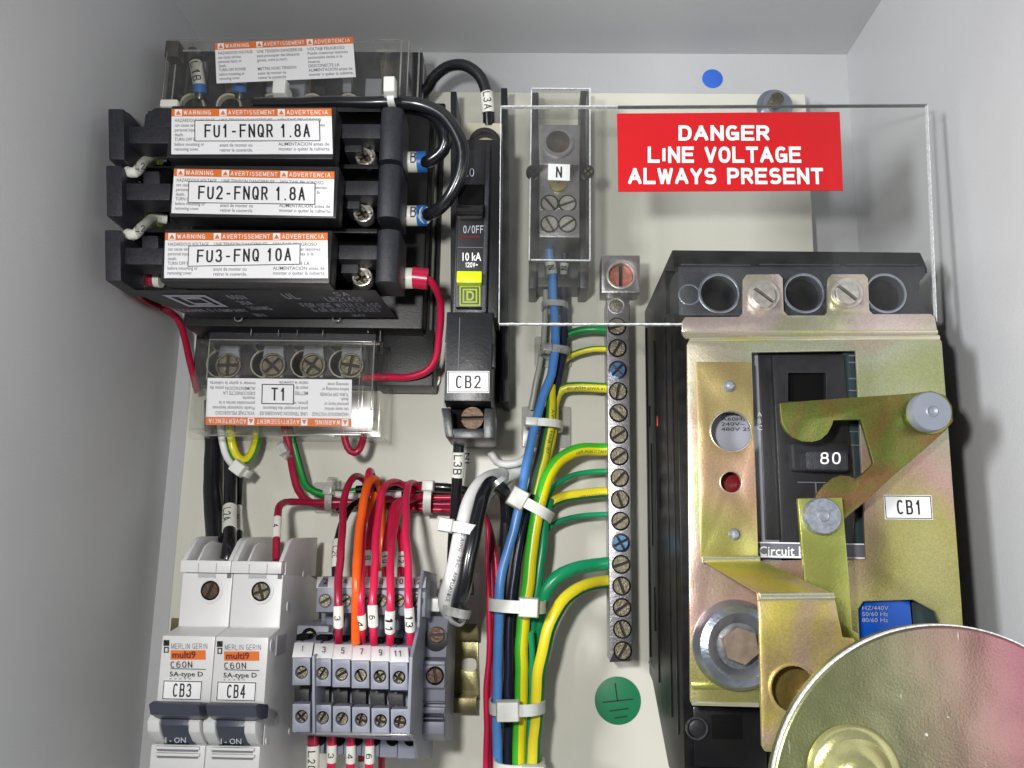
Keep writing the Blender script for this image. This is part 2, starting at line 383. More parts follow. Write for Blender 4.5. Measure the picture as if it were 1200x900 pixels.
def loop3(l, h):
    if l and l[0] == 'c':
        _, cx, cy, r, k = l
        c = P(cx, cy, h); s = S(cx, cy, h) * r
        return [c + Vector((math.cos(2 * math.pi * i / k) * s, 0, math.sin(2 * math.pi * i / k) * s)) for i in range(k)]
    return [P(x, y, h) for x, y in l]
def prism(name, loops, hf, hb, m, parent=None, bev=0.0, seg=2, **kw):
    """solid with a pixel outline (and holes) at height hf, going straight back to hb"""
    if loops[0] == 'c' or not (isinstance(loops[0], list) or loops[0][0] == 'c'): loops = [loops]
    bm = bmesh.new(); 
    if len(loops) == 1:
        top = loop3(loops[0], hf); k = len(top); dv = Vector((0, (hf - hb) / 1000, 0))
        a = [bm.verts.new(p) for p in top]; b = [bm.verts.new(p + dv) for p in top]
        bm.faces.new(a); bm.faces.new(b[::-1])
        for i in range(k): bm.faces.new((a[i], b[i], b[(i + 1) % k], a[(i + 1) % k]))
    else:
        dv = Vector((0, (hf - hb) / 1000, 0)); es = []; rings = []
        for l in loops:
            vs = [bm.verts.new(p) for p in loop3(l, hf)]; rings.append(vs)
            es += [bm.edges.new((vs[i], vs[(i + 1) % len(vs)])) for i in range(len(vs))]
        r = bmesh.ops.triangle_fill(bm, edges=es, use_beauty=True, use_dissolve=False)
        fs = [g for g in r["geom"] if isinstance(g, bmesh.types.BMFace)]
        mp = {}
        for vs in rings:
            for v in vs: mp[v] = bm.verts.new(v.co + dv)
        for f in fs: bm.faces.new([mp[v] for v in f.verts][::-1])
        for vs in rings:
            k = len(vs)
            for i in range(k): bm.faces.new((vs[i], mp[vs[i]], mp[vs[(i + 1) % k]], vs[(i + 1) % k]))
    return finish(bm, name, m, parent, bev, seg, **kw)
def ext(r, h):
    x0, y0, x1, y1 = r
    a, b, c, d = P(x0, y0, h), P(x1, y0, h), P(x1, y1, h), P(x0, y1, h)
    return (a.x + d.x) / 2, (b.x + c.x) / 2, (c.z + d.z) / 2, (a.z + b.z) / 2
def bbox(bm, X0, X1, Y0, Y1, Z0, Z1):
    v = [bm.verts.new((x, y, z)) for x in (X0, X1) for y in (Y0, Y1) for z in (Z0, Z1)]
    for f in ((0, 1, 3, 2), (4, 6, 7, 5), (0, 4, 5, 1), (2, 3, 7, 6), (0, 2, 6, 4), (1, 5, 7, 3)):
        bm.faces.new([v[i] for i in f])
def box(name, r, hf, hb, m, parent=None, bev=0.3, seg=2, **kw):
    """upright box whose front face covers the pixel rectangle r"""
    X0, X1, Z0, Z1 = ext(r, hf)
    bm = bmesh.new(); bbox(bm, X0, X1, -hf / 1000, -hb / 1000, Z0, Z1)
    return finish(bm, name, m, parent, bev, seg, **kw)
def boxes(name, rs, m, parent=None, bev=0.2, **kw):
    for r, hf, hb in rs: box(name, r, hf, hb, m, parent, bev, **kw)
def side_profile(name, pts, X0, X1, m, parent=None, bev=0.4, xref=600, **kw):
    """pts = (photo y, h): the outline seen from the side, swept from X0 to X1"""
    bm = bmesh.new()
    a = []; b = []
    for py, h in pts:
        z = P(xref, py, h).z
        a.append(bm.verts.new((X0, -h / 1000, z))); b.append(bm.verts.new((X1, -h / 1000, z)))
    k = len(a); bm.faces.new(a); bm.faces.new(b[::-1])
    for i in range(k): bm.faces.new((a[i], b[i], b[(i + 1) % k], a[(i + 1) % k]))
    return finish(bm, name, m, parent, bev, **kw)
def sheet(name, quads, t, m, parent=None, bev=0.25, **kw):
    """bent sheet metal: quads of (px, py, h) corners sharing edges, thickness t mm"""
    bm = bmesh.new(); cache = {}
    def V(p):
        if p not in cache: cache[p] = bm.verts.new(P(*p))
        return cache[p]
    for q in quads: bm.faces.new([V(p) for p in q])
    bmesh.ops.recalc_face_normals(bm, faces=bm.faces)
    fs = list(bm.faces); vs = list(bm.verts)
    dv = Vector((0, t / 1000, 0)); mp = {v: bm.verts.new(v.co + dv) for v in vs}
    bes = [e for e in bm.edges if len(e.link_faces) == 1]
    for f in fs: bm.faces.new([mp[v] for v in f.verts][::-1])
    for e in bes:
        a, b = e.verts; bm.faces.new((a, b, mp[b], mp[a]))
    return finish(bm, name, m, parent, bev, **kw)
def cyl(name, cx, cy, r, hf, hb, m, parent=None, k=28, bev=0.2, r2=None, **kw):
    """round part standing out of the panel, r in pixels"""
    s = S(cx, cy, hf); c = P(cx, cy, hf); r1 = r * s; rb = (r2 or r) * s
    bm = bmesh.new()
    a = [bm.verts.new((c.x + r1 * math.cos(2 * math.pi * i / k), -hf / 1000, c.z + r1 * math.sin(2 * math.pi * i / k))) for i in range(k)]
    b = [bm.verts.new((c.x + rb * math.cos(2 * math.pi * i / k), -hb / 1000, c.z + rb * math.sin(2 * math.pi * i / k))) for i in range(k)]
    bm.faces.new(a); bm.faces.new(b[::-1])
    for i in range(k): bm.faces.new((a[i], b[i], b[(i + 1) % k], a[(i + 1) % k]))
    return finish(bm, name, m, parent, bev, **kw)
def ring(name, cx, cy, ro, ri, hf, hb, m, parent=None, k=28, bev=0.15, **kw):
    return prism(name, [('c', cx, cy, ro, k), ('c', cx, cy, ri, k)], hf, hb, m, parent, bev, **kw)
def lathe(name, cx, cy, prof, m, parent=None, k=32, **kw):
    """prof = (radius px, h) pairs from the middle out, turned about the axis through the pixel"""
    h0 = prof[0][1]; c = P(cx, cy, h0); s = S(cx, cy, h0)
    bm = bmesh.new(); rows = []
    for r, h in prof:
        rows.append([bm.verts.new((c.x + max(r, .01) * s * math.cos(2 * math.pi * i / k), -h / 1000, c.z + max(r, .01) * s * math.sin(2 * math.pi * i / k))) for i in range(k)])
    for a, b in zip(rows, rows[1:]):
        for i in range(k): bm.faces.new((a[i], b[i], b[(i + 1) % k], a[(i + 1) % k]))
    bm.faces.new(rows[0]); bm.faces.new(rows[-1][::-1])
    return finish(bm, name, m, parent, 0, **kw)
def screw(cx, cy, r, h, m, parent, ang=35, t=1.6, kind='slot', name='screw', k=24):
    """round screw head with a real slot or cross, top at h"""
    s = S(cx, cy, h); c = P(cx, cy, h); R_ = r * s; g = R_ * (.15 if kind == 'slot' else .14)
    bm = bmesh.new(); ca, sa = math.cos(math.radians(ang)), math.sin(math.radians(ang))
    def put(poly, hf, hb, mi=0):
        a = [bm.verts.new((c.x + x * ca - z * sa, -hf / 1000, c.z + x * sa + z * ca)) for x, z in poly]
        b = [bm.verts.new((v.co.x, -hb / 1000, v.co.z)) for v in a]
        n = len(a); q = bm.faces.new(a); q.material_index = mi; bm.faces.new(b[::-1])
        for i in range(n): bm.faces.new((a[i], b[i], b[(i + 1) % n], a[(i + 1) % n]))
    circ = [(R_ * math.cos(2 * math.pi * i / k), R_ * math.sin(2 * math.pi * i / k)) for i in range(k)]
    if kind == 'hex':
        put([(R_ * math.cos(math.pi * i / 3), R_ * math.sin(math.pi * i / 3)) for i in range(6)], h, h - t)
    else:
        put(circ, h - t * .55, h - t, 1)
        a0 = math.asin(min(.9, g / R_))
        if kind == 'slot':
            for q in (0, 1):
                n = 10; arc = [a0 + (math.pi - 2 * a0) * i / n + q * math.pi for i in range(n + 1)]
                put([(R_ * .97 * math.cos(a), R_ * .97 * math.sin(a)) for a in arc], h, h - t * .6)
        else:
            for q in range(4):
                n = 5; arc = [a0 + (math.pi / 2 - 2 * a0) * i / n + q * math.pi / 2 for i in range(n + 1)]
                cc = [(R_ * .97 * math.cos(a), R_ * .97 * math.sin(a)) for a in arc]
                qa = q * math.pi / 2 + math.pi / 4; cc.append((g * 1.41 * math.cos(qa), g * 1.41 * math.sin(qa)))
                put(cc, h, h - t * .6)
    o = finish(bm, name, m, parent, 0.12, 1); o.data.materials.append(M_SLOTSHADE); return o
# ------------------------------------------------------------------ lettering
_TM = {}
def text_data(s, bold, align='LEFT', lsp=1.0, mono=False):
    key = (s, bold, align, lsp)
    if key not in _TM and isinstance(bold, str):
        _TM[key] = stroke_text(s, bold)
    if key not in _TM:
        cu = bpy.data.curves.new("t", 'FONT'); cu.body = s; cu.resolution_u = 2; cu.offset = bold
        cu.align_x = align; cu.space_line = lsp
        o = bpy.data.objects.new("t", cu); me = bpy.data.meshes.new_from_object(o)
        vs = [tuple(v.co[:2]) for v in me.vertices]; fs = [tuple(p.vertices) for p in me.polygons]
        bpy.data.objects.remove(o); bpy.data.curves.remove(cu); bpy.data.meshes.remove(me)
        x0 = min(v[0] for v in vs); x1 = max(v[0] for v in vs); y0 = min(v[1] for v in vs); y1 = max(v[1] for v in vs)
        _TM[key] = ([((x - x0) / (x1 - x0), (y - y0) / (y1 - y0), 0) for x, y in vs], fs)
    return _TM[key]
def text_on(s, O, U, V, m, parent, bold=0.0, name='lettering', align='LEFT', lsp=1.0, off=0.12, fn=None):
    vs, fs = text_data(s, bold, align, lsp)
    nn = U.cross(V).normalized()
    if nn.y > 0: nn = -nn
    me = bpy.data.meshes.new(name)
    me.from_pydata([(fn(u, v) + Vector((0, -k * 1.5e-5, 0)) if fn else O + U * u + V * v + nn * (off / 1000 + k * 1.5e-5)) for u, v, k in vs], [], fs)
    return link(name, me, m, parent, smooth=False)
def text(s, r, h, m, parent, bold=0.0, rot=0, off=0.12, **kw):
    """lettering that fills the pixel rectangle r at height h; rot 0, 90 (reads down), 180"""
    x0, y0, x1, y1 = r
    a, b, c, d = P(x0, y0, h), P(x1, y0, h), P(x1, y1, h), P(x0, y1, h)     # TL TR BR BL
    if rot == 0: O, U, V = d, c - d, a - d
    elif rot == 180: O, U, V = b, a - b, c - b
    elif rot == 90: O, U, V = a, d - a, b - a      # reads downward
    else: O, U, V = c, b - c, d - c                # reads upward
    return text_on(s, O, U, V, m, parent, bold, off=off, **kw)
class Frame:
    """a flat print area: corner O, across U, up V"""
    def __init__(s, O, U, V): s.O, s.U, s.V = O, U, V; s.n = U.cross(V).normalized(); s.n = -s.n if s.n.y > 0 else s.n
    def quad(s, name, u0, v0, u1, v1, off, m, parent, t=0.12):
        bm = bmesh.new(); c = [(u0, v0), (u1, v0), (u1, v1), (u0, v1)]
        a = [bm.verts.new(s.O + s.U * u + s.V * v + s.n * (off / 1000)) for u, v in c]
        b = [bm.verts.new(x.co - s.n * (t / 1000)) for x in a]
        bm.faces.new(a); bm.faces.new(b[::-1])
        for i in range(4): bm.faces.new((a[i], b[i], b[(i + 1) % 4], a[(i + 1) % 4]))
        return finish(bm, name, m, parent)
    def outline(s, name, u0, v0, u1, v1, tu, tv, off, m, parent):
        bm = bmesh.new()
        def q(a0, b0, a1, b1):
            v = [bm.verts.new(s.O + s.U * u + s.V * w_ + s.n * (off / 1000)) for u, w_ in ((a0, b0), (a1, b0), (a1, b1), (a0, b1))]
            bm.faces.new(v)
        q(u0, v0, u1, v0 + tv); q(u0, v1 - tv, u1, v1); q(u0, v0 + tv, u0 + tu, v1 - tv); q(u1 - tu, v0 + tv, u1, v1 - tv)
        me = bpy.data.meshes.new(name); bm.to_mesh(me); bm.free(); return link(name, me, m, parent, False)
    def tri(s, name, pts, off, m, parent):
        me = bpy.data.meshes.new(name); me.from_pydata([s.O + s.U * u + s.V * v + s.n * (off / 1000) for u, v in pts], [], [tuple(range(len(pts)))])
        return link(name, me, m, parent, False)
    def text(s, t, u0, v0, u1, v1, off, m, parent, bold=0.0, **kw):
        return text_on(t, s.O + s.U * u0 + s.V * v0 + s.n * (off / 1000), s.U * (u1 - u0), s.V * (v1 - v0), m, parent, bold, off=0.02, **kw)
def frame4(tl, tr, bl, h, flip=False):
    a, b, d = P(*tl, h), P(*tr, h), P(*bl, h)
    if not flip: return Frame(d, b - a, a - d)
    c = b + d - a
    return Frame(b, a - b, c - b)
def tag_label(name, tl, tr, bl, h, s, parent, tu=.06, tv=.16, border=True, bt=.035, m=None, lab=None):
    """small white sticker with dark lettering and a thin border"""
    f = frame4(tl, tr, bl, h)
    o = f.quad(name, 0, 0, 1, 1, .2, M_PAPER, parent, .2)
    asp = f.U.length / f.V.length
    if border: f.outline('border', .015, .015 * asp, .985, 1 - .015 * asp, bt / asp, bt, .24, M_INK, o)
    f.text(s, tu, tv, 1 - tu, 1 - tv, .24, M_INK, o, 'tag')
    if lab: o["label"] = lab
    return o
def warning_label(tl, tr, bl, h, parent, flip=False, head=.17, tagbox=None, tagtext='', lab=None):
    f = frame4(tl, tr, bl, h, flip)
    o = f.quad('warning_label', 0, 0, 1, 1, .25, M_PAPER, parent, .25)
    f.quad('orange_band', 0, 1 - head, 1, 1, .30, M_ORANGE, o, .04)
    for u, ww, s in ((.02, .20, 'WARNING'), (.30, .34, 'AVERTISSEMENT'), (.665, .30, 'ADVERTENCIA')):
        f.quad('symbol', u, 1 - head * .92, u + .045, 1 - head * .08, .34, M_PAPER, o, .03)
        f.tri('symbol', [(u + .006, 1 - head * .8), (u + .039, 1 - head * .8), (u + .0225, 1 - head * .2)], .38, M_ORANGE, o)
        f.text(s, u + .055, 1 - head * .8, u + .055 + ww * .86, 1 - head * .22, .34, M_PAPER, o, 'med')
    top = 1 - head - .05
    c1 = 'HAZARDOUS VOLTAGE\ncan cause serious\npersonal injury or\ndeath.\nTURN OFF POWER\nbefore mounting or\nremoving cover.'
    c2 = 'UNE TENSION DANGEREUSE\npeut provoquer des blessures\ngraves, voire la mort.\n\nMETTRE HORS TENSION\navant de monter ou\nretirer le couvercle.'
    c3 = 'VOLTAJE PELIGROSO\nPuede ocasionar lesiones\npersonales serias o la\nmuerte.\nDESCONECTE LA\nALIMENTACION antes de\nmontar o quitar la cubierta.'
    for u, ww, s in ((.02, .25, c1), (.30, .33, c2), (.665, .32, c3)):
        f.text(s, u, .05, u + ww, top, .29, M_INKG, o, .006)
    if tagbox:
        g = frame4(*tagbox, h)
        t = g.quad('name_tag', 0, 0, 1, 1, .5, M_PAPER, o, .12)
        asp = g.U.length / g.V.length
        g.outline('border', 0, 0, 1, 1, .035 / asp, .035, .54, M_INK, parent)
        g.text(tagtext, .08, .18, .92, .80, .54, M_INK, parent, 'tag')
    if lab: o["label"] = lab
    return o
# ------------------------------------------------------------------ wires
WP = {}
def spline(pts, step=0.0025):
    q = [2 * pts[0] - pts[1]] + pts + [2 * pts[-1] - pts[-2]]; out = []
    for i in range(1, len(q) - 2):
        a, b, c, d = q[i - 1:i + 3]; n = max(2, int((c - b).length / step))
        for j in range(n):
            t = j / n
            out.append(.5 * ((2 * b) + (c - a) * t + (2 * a - 5 * b + 4 * c - d) * t * t + (3 * b - a - 3 * c + d) * t ** 3))
    out.append(q[-2]); return out
def tube_mesh(name, path, rad, k=14, cap=True, frames=None):
    vs = []; fs = []; uvs = []
    if frames is None:
        frames = []; t0 = (path[1] - path[0]).normalized(); nrm = Vector((0, -1, 0)); nrm = (nrm - t0 * nrm.dot(t0))
        if nrm.length < 1e-3: nrm = Vector((0, 0, 1)) - t0 * t0.z
        for i in range(len(path)):
            t = (path[min(i + 1, len(path) - 1)] - path[max(i - 1, 0)]).normalized()
            want = Vector((0, -1, 0)) - t * (-t.y)
            if want.length > .35: nrm = nrm.lerp(want.normalized(), .5)
            nrm = (nrm - t * nrm.dot(t)).normalized(); frames.append((t, nrm, t.cross(nrm)))
    for i, p in enumerate(path):
        t, a, b = frames[i]
        for j in range(k):
            an = 2 * math.pi * j / k; vs.append(p + (a * math.cos(an) + b * math.sin(an)) * rad)
    for i in range(len(path) - 1):
        for j in range(k):
            fs.append((i * k + j, i * k + (j + 1) % k, (i + 1) * k + (j + 1) % k, (i + 1) * k + j))
            uvs.append((j / k, (j + 1) / k, (j + 1) / k, j / k))
    nf = len(fs)
    if cap: fs.append(tuple(range(k))[::-1]); fs.append(tuple((len(path) - 1) * k + j for j in range(k)))
    me = bpy.data.meshes.new(name); me.from_pydata(vs, [], fs)
    ul = me.uv_layers.new(name="UVMap")
    for pi in range(nf):
        ls = me.polygons[pi].loop_start
        for q in range(4): ul.data[ls + q].uv = (uvs[pi][q], 0)
    return me, frames
def wire(label, pts, wpx, m, cat='wire', name='wire', group=None, step=.0025):
    """pts = (px, py, h mm); wpx = apparent width in pixels"""
    p3 = [P(*p) for p in pts]; mid = pts[len(pts) // 2]
    rad = wpx / 2 * S(*mid); path = spline(p3, step); sd = len(WP) * 7.3; nn_ = len(path) - 1
    for i, p in enumerate(path):                                   # hand-bent: never a perfect curve
        k = min(1, i / 6, (nn_ - i) / 6) * .00055
        v = mnoise.noise_vector(Vector((p.x * 38 + sd, p.y * 38, p.z * 38))) + .5 * mnoise.noise_vector(Vector((p.x * 110 + sd, p.y * 110, p.z * 110)))
        path[i] = p + Vector((v.x, 0, v.z)) * k * 1.4
    me, fr = tube_mesh(name, path, rad)
    o = link(name, me, m, None, True)
    o["label"] = label; o["category"] = cat
    if group: o["group"] = group
    WP[o] = (path, fr, rad); return o
def near_i(path, px, py):
    return min(range(len(path)), key=lambda i: (lambda q: (q[0] - px) ** 2 + (q[1] - py) ** 2)(proj(path[i])))
def sleeve(wo, a, b, txt='', m=None, ink=None, extra=1.22, name='marker_sleeve', rot=0.0, flip=False, size=.62, lab=None):
    """tubular marker pushed over a wire between two photo pixels, lettering wrapped round it"""
    path, fr, rad = WP[wo]
    i, j = near_i(path, *a), near_i(path, *b)
    if i > j: i, j = j, i
    if i == j: j = min(i + 1, len(path) - 1)
    sub = path[i:j + 1]; sf = fr[i:j + 1]
    # exact ends
    me, _ = tube_mesh(name, sub, rad * extra, 18, True, sf)
    o = link(name, me, m or M_SLV, wo, True)
    if lab: o["label"] = lab
    if txt:
        Lr = rad * extra + 0.00010; A = sub[0]; B = sub[-1]; vec = B - A
        pa, pb = proj(A), proj(B)
        down = pb[1] > pa[1] if abs(pb[1] - pa[1]) > 3 else pb[0] > pa[0]
        if flip: down = not down
        hgt = rad * 2 * extra * size; n_s = len(sub) - 1
        wd = min(.88, hgt * max(.5, .62 * len(txt)) * 1.15 / vec.length)
        def fn(u, v):
            uu = .5 + (u - .5) * wd * (1 if down else -1)
            q = uu * n_s; k = max(0, min(int(q), n_s - 1)); p = sub[k].lerp(sub[k + 1], q - k); t, nr, bi = sf[k]
            if abs(vec.normalized().x) > .75: sg = 1 if bi.z > 0 else -1
            else: sg = 1 if bi.x > 0 else -1
            if flip: sg = -sg
            ang = ((v - .5) * hgt) / Lr * sg + rot
            return p + (nr * math.cos(ang) + bi * math.sin(ang)) * Lr
        text_on(txt, A, vec, Vector((0, 0, .001)), ink or M_INK, o, 'med', fn=fn)
    return o
def tie(label, cx, cy, ang, ln, wd, h, depth, head=None, hs=(14, 14), m=None, group='nylon cable ties', name='cable_tie'):
    """cable tie round a bundle: band of length ln px along ang (deg, picture sense), head at fraction head"""
    s = S(cx, cy, h); c = P(cx, cy, h); a = math.radians(ang)
    U = Vector((math.cos(a), 0, -math.sin(a))); V = Vector((math.sin(a), 0, math.cos(a))); N_ = Vector((0, -1, 0))
    root = bpy.data.objects.new(name, None); COL.objects.link(root); root.location = c; ORG[root] = c; root.empty_display_size = .005
    root["label"] = label; root["category"] = "cable tie"
    if group: root["group"] = group
    bm = bmesh.new(); k = 28; t = .0008; A = ln / 2 * s; B = depth / 1000; W = wd / 2 * s; rows = []
    def se(x, e): return math.copysign(abs(x) ** e, x)
    for i in range(k):
        th = 2 * math.pi * i / k; cu, sn = se(math.cos(th), .75), se(math.sin(th), .75)
        o_ = c + U * (A * cu) + N_ * (B * sn); i_ = c + U * ((A - t) * cu) + N_ * ((B - t) * sn)
        rows.append([bm.verts.new(o_ + V * W), bm.verts.new(o_ - V * W), bm.verts.new(i_ - V * W), bm.verts.new(i_ + V * W)])
    for i in range(k):
        r, q = rows[i], rows[(i + 1) % k]
        for j in range(4): bm.faces.new((r[j], q[j], q[(j + 1) % 4], r[(j + 1) % 4]))
    finish(bm, 'strap', m or M_NYLON, root, 0)
    if head is not None:
        bm = bmesh.new(); hc = c + U * (A * head) + N_ * (B * math.sqrt(max(0, 1 - head * head)) ** .75 + .0005)
        hu, hv = hs[0] / 2 * s, hs[1] / 2 * s
        vs = []
        for su, sv, sn in [(x, y, z) for x in (-1, 1) for y in (-1, 1) for z in (-1, 1)]:
            vs.append(bm.verts.new(hc + U * hu * su * (1 if sn < 0 else .86) + V * hv * sv * (1 if sn < 0 else .86) + N_ * .0024 * sn))
        for f in ((0, 1, 3, 2), (4, 6, 7, 5), (0, 4, 5, 1), (2, 3, 7, 6), (0, 2, 6, 4), (1, 5, 7, 3)): bm.faces.new([vs[i] for i in f])
        finish(bm, 'head', m or M_NYLON, root, .6, 3)
    return root
# ================================================================== enclosure
HB = -16
XL = P(242, 62, HB).x; XR = P(992, 62, HB).x; ZT = P(600, 62, HB).z; ZB = -0.26; YB = 0.016; YF = -0.225
def slab(name, X0, X1, Y0, Y1, Z0, Z1, m, label=None):
    bm = bmesh.new(); bbox(bm, X0, X1, Y0, Y1, Z0, Z1); o = finish(bm, name, m); o["kind"] = "structure"
    return o
slab("back_wall", XL - .002, XR + .002, YB, YB + .002, ZB, ZT + .002, M_GREY)
slab("left_wall", XL - .002, XL, YF, YB - .0001, ZB, ZT + .002, M_GREY)
slab("right_wall", XR, XR + .002, YF, YB - .0001, ZB, ZT + .002, M_GREY)
slab("ceiling", XL + .0001, XR - .0001, YF, YB - .0001, ZT, ZT + .002, M_GREY)
slab("floor", XL + .0001, XR - .0001, YF, YB - .0001, ZB - .002, ZB, M_GREY)
# mounting panel
PXL = P(236, 300, 0).x; PXR = P(947, 160, 0).x; PZT = P(700, 108, 0).z
bm = bmesh.new(); bbox(bm, PXL, PXR, 0, .0025, ZB + .01, PZT)
t = thing('equipment_backboard', 'cream enamelled steel mounting panel behind all the devices', 'panel', (600, 800, 0))
finish(bm, 'plate', M_CREAM, t, 1.0, 3)
for xe in (PXL + .004, PXR - .0055):
    bm = bmesh.new(); bbox(bm, xe, xe + .0015, .0026, YB, ZB + .02, PZT - .004); finish(bm, 'folded_edge', M_CREAM, t, .2)
t = thing('mounting_stud', 'zinc stud with nut and washer at the upper right of the cream panel', 'stud', (908, 122, 0))
ring('washer', 908, 124, 21, 9, 1.6, 0, M_ZINC, t)
screw(909, 120, 15, 7, M_ZINC, t, 20, 5.4, 'hex', 'nut')
cyl('stud', 911, 115, 8, 12, 0, M_OLD, t, bev=.6)
o = cyl('round_sticker', 835, 92, 12, HB + .3, HB, M_BLUE, None, 32, .05); o["label"] = 'small plain blue dot sticker on the grey wall above the panel'; o["category"] = 'sticker'
t = thing('earth_sticker', 'round green sticker with an earth symbol low on the cream panel', 'sticker', (724, 821, 0))
cyl('disc', 724, 821, 27, .25, 0, M_GREEN, t, 40, .05)
f = frame4((697, 794), (751, 794), (697, 848), .3)
def fline(f, a, b, wd, m, parent, name='print'):
    O = f.O + f.n * 0.00008; A = O + f.U * a[0] + f.V * a[1]; B = O + f.U * b[0] + f.V * b[1]
    d = (B - A).normalized(); s = f.n.cross(d) * wd / 2000
    me = bpy.data.meshes.new(name); me.from_pydata([A - s, B - s, B + s, A + s], [], [(0, 1, 2, 3)]); return link(name, me, m, parent, False)
for a, b in (((.44, .88), (.49, .49)), ((.17, .46), (.83, .53)), ((.32, .27), (.73, .33)), ((.42, .12), (.70, .16))): fline(f, a, b, .5, M_INK, t)
# inspection sticker behind the wires
t = thing('paper_sticker', 'plain white paper sticker with a small printed square behind the black and white cable loop', 'sticker', (540, 700, 0))
box('sheet', (521, 671, 561, 732), .2, 0, M_PAPER, t, 0)
f = frame4((545, 678), (555, 678), (545, 697), .3); f.outline('print', 0, 0, 1, 1, .12, .06, .05, M_INK, t)

# ================================================================== DIN rail
t = thing('mounting_rail', 'yellow zinc top hat rail with a slot, running behind the terminals', 'rail', (545, 785, 0))
x0r = P(200, 780, 6).x; x1r = P(560, 780, 6).x
def railbox(a, b, h0, h1):
    Z1 = P(545, a, h1).z; Z0 = P(545, b, h1).z; return (x0r, x1r, -h1 / 1000, -h0 / 1000, Z0, Z1)
bm = bmesh.new(); bbox(bm, *railbox(731, 750, 8.6, 10)); finish(bm, 'lip', M_RAIL, t, .3)
bm = bmesh.new(); bbox(bm, *railbox(818, 836, 8.6, 10)); finish(bm, 'lip', M_RAIL, t, .3)
for q in ((749, 750.8), (817.2, 819)):
    bm = bmesh.new(); bbox(bm, *railbox(*q, 2, 8.6)); finish(bm, 'web', M_RAIL, t, .1)
prism('base', [[(340, 748), (560, 748), (562, 820), (340, 820)], rr(541, 771, 566.5 - 8, 787, 6)], 2.2, .6, M_RAIL, t, .1)
box('slot_floor', (537, 767, 560, 791), .5, .1, M_CREAM, t, 0)

# ================================================================== earth bar
t = thing('earth_bar', 'long grey metal earth bar with clamp screws and a square lug on top', 'terminal bar', (727, 560, 0))
bars = [[(711, 352), (736, 352), (742, 775), (714, 775)]]
ys = [382.5 + 25.35 * i for i in range(16)]
prism('bar', [[(711, 350), (737, 350), (741, 775), (715, 775)]], 24, 9, M_ALU, t, .5)
box('standoff', (711, 356, 738, 374), 9, 0, M_BLK, t); box('standoff', (715, 740, 740, 760), 9, 0, M_BLK, t)
prism('lug', [[(705, 299), (750, 299), (750, 343), (705, 343)], ('c', 728, 322, 16, 32)], 33, 21, M_ALU, t, .5)
box('lug_floor', (709, 303, 746, 340), 23.4, 21.3, M_ALU, t)
ring('lug_thread', 728, 322, 17, 14.5, 33.4, 26, M_STEEL, t)
screw(727.5, 324, 14, 30.5, M_COPPER, t, 90, 3, 'slot', 'lug_screw')
prism('neck', [(712, 341), (743, 341), (738, 352), (712, 352)], 23, 12, M_ALU, t, .5)
for i, y in enumerate([358] + ys):
    x = 723 + (y - 382) * .018
    if i in (3, 11):
        ring('screw_seat', x, y, 11, 7, 24.6, 23, M_WNAVY, t); screw(x, y, 9.0, 28, M_BLUES, t, 20 + i * 9, 3.5, 'cross')
    elif i == 0:
        ring('screw_seat', x, y, 10, 7.5, 24.3, 23, M_ALU, t)
        cyl('plug', x, y, 7.5, 24.1, 23, M_OLD, t)
    else:
        ring('screw_seat', x, y, 11, 9.6, 24.25, 23, M_DARK, t)
        screw(x, y, 9.6, 24.9, M_OLD, t, random.choice([35, 60, 20, 80, 110, 140, 48]), 1.4)
prism('dirt_mark', [(714, 776), (719, 765), (722, 768), (733, 766), (736, 757), (741, 752), (740, 763), (738, 775)], 24.15, 23.9, M_INK, t)

# ================================================================== neutral block
t = thing('neutral_block', 'black neutral terminal block marked N under its clear cover', 'terminal block', (656, 225, 0))
box('base', (621, 108, 630, 338), 22, 0, M_BLK, t, .6); box('base', (680, 106, 690, 338), 22, 0, M_BLK, t, .6)
box('base', (626, 272, 685, 336), 16, 0, M_BLK, t, .6)
prism('lug', [[(631, 146), (679, 146), (679, 193), (632, 193)], ('c', 654, 166, 16, 32)], 40, 6, M_ALU, t, .5)
cyl('lug_socket', 654, 166, 15.5, 30, 8, M_BROWN, t); ring('lug_collar', 654, 166, 19, 14, 41, 38, M_ALU, t)
box('connector', (632, 194, 679, 247), 34, 6, M_ALU, t, .5); box('connector', (632, 246, 679, 278), 37, 6, M_ALU, t, .5)
cyl('brass_screw', 654, 214, 10, 36, 30, mat('brass', (178, 168, 96), .35, .8), t)
for i, (x, y) in enumerate(((644, 238), (665, 238), (644, 262), (665, 262))):
    ring('screw_seat', x, y, 10.8, 9.2, 37.6 if i > 1 else 34.6, 30, M_DARK, t); screw(x, y, 9.3, 38.4 if i > 1 else 35.4, M_STEEL, t, (-50, 20, -60, 35)[i], 1.6)
c = thing('clear_cover', 'tall narrow clear plastic cover over the neutral block, holding the N tag', 'cover', (656, 300, 22))
box('front_pane', (621, 103, 692, 305), 48, 46.8, M_COV, c, .3)
X0, X1, Z0, Z1 = ext((621, 103, 692, 305), 48)
for nm, q in (('side_pane', (X0, X0 + .0012, -.0467, -.0225, Z0, Z1)), ('side_pane', (X1 - .0012, X1, -.0467, -.0225, Z0, Z1)), ('end_pane', (X0 + .0013, X1 - .0013, -.0467, -.0225, Z1 - .0012, Z1)), ('end_pane', (X0 + .0013, X1 - .0013, -.0467, -.0225, Z0, Z0 + .0012))):
    bm = bmesh.new(); bbox(bm, *q); finish(bm, nm, M_COV, c, .15)
boxes('bright_edge', [((621, 103, 622.2, 305), 48.15, 47), ((690.8, 103, 692, 305), 48.15, 47), ((622.2, 103, 690.8, 104, ), 48.15, 47), ((622.2, 304, 690.8, 305.2), 48.15, 47)], M_EDGE, c, 0)
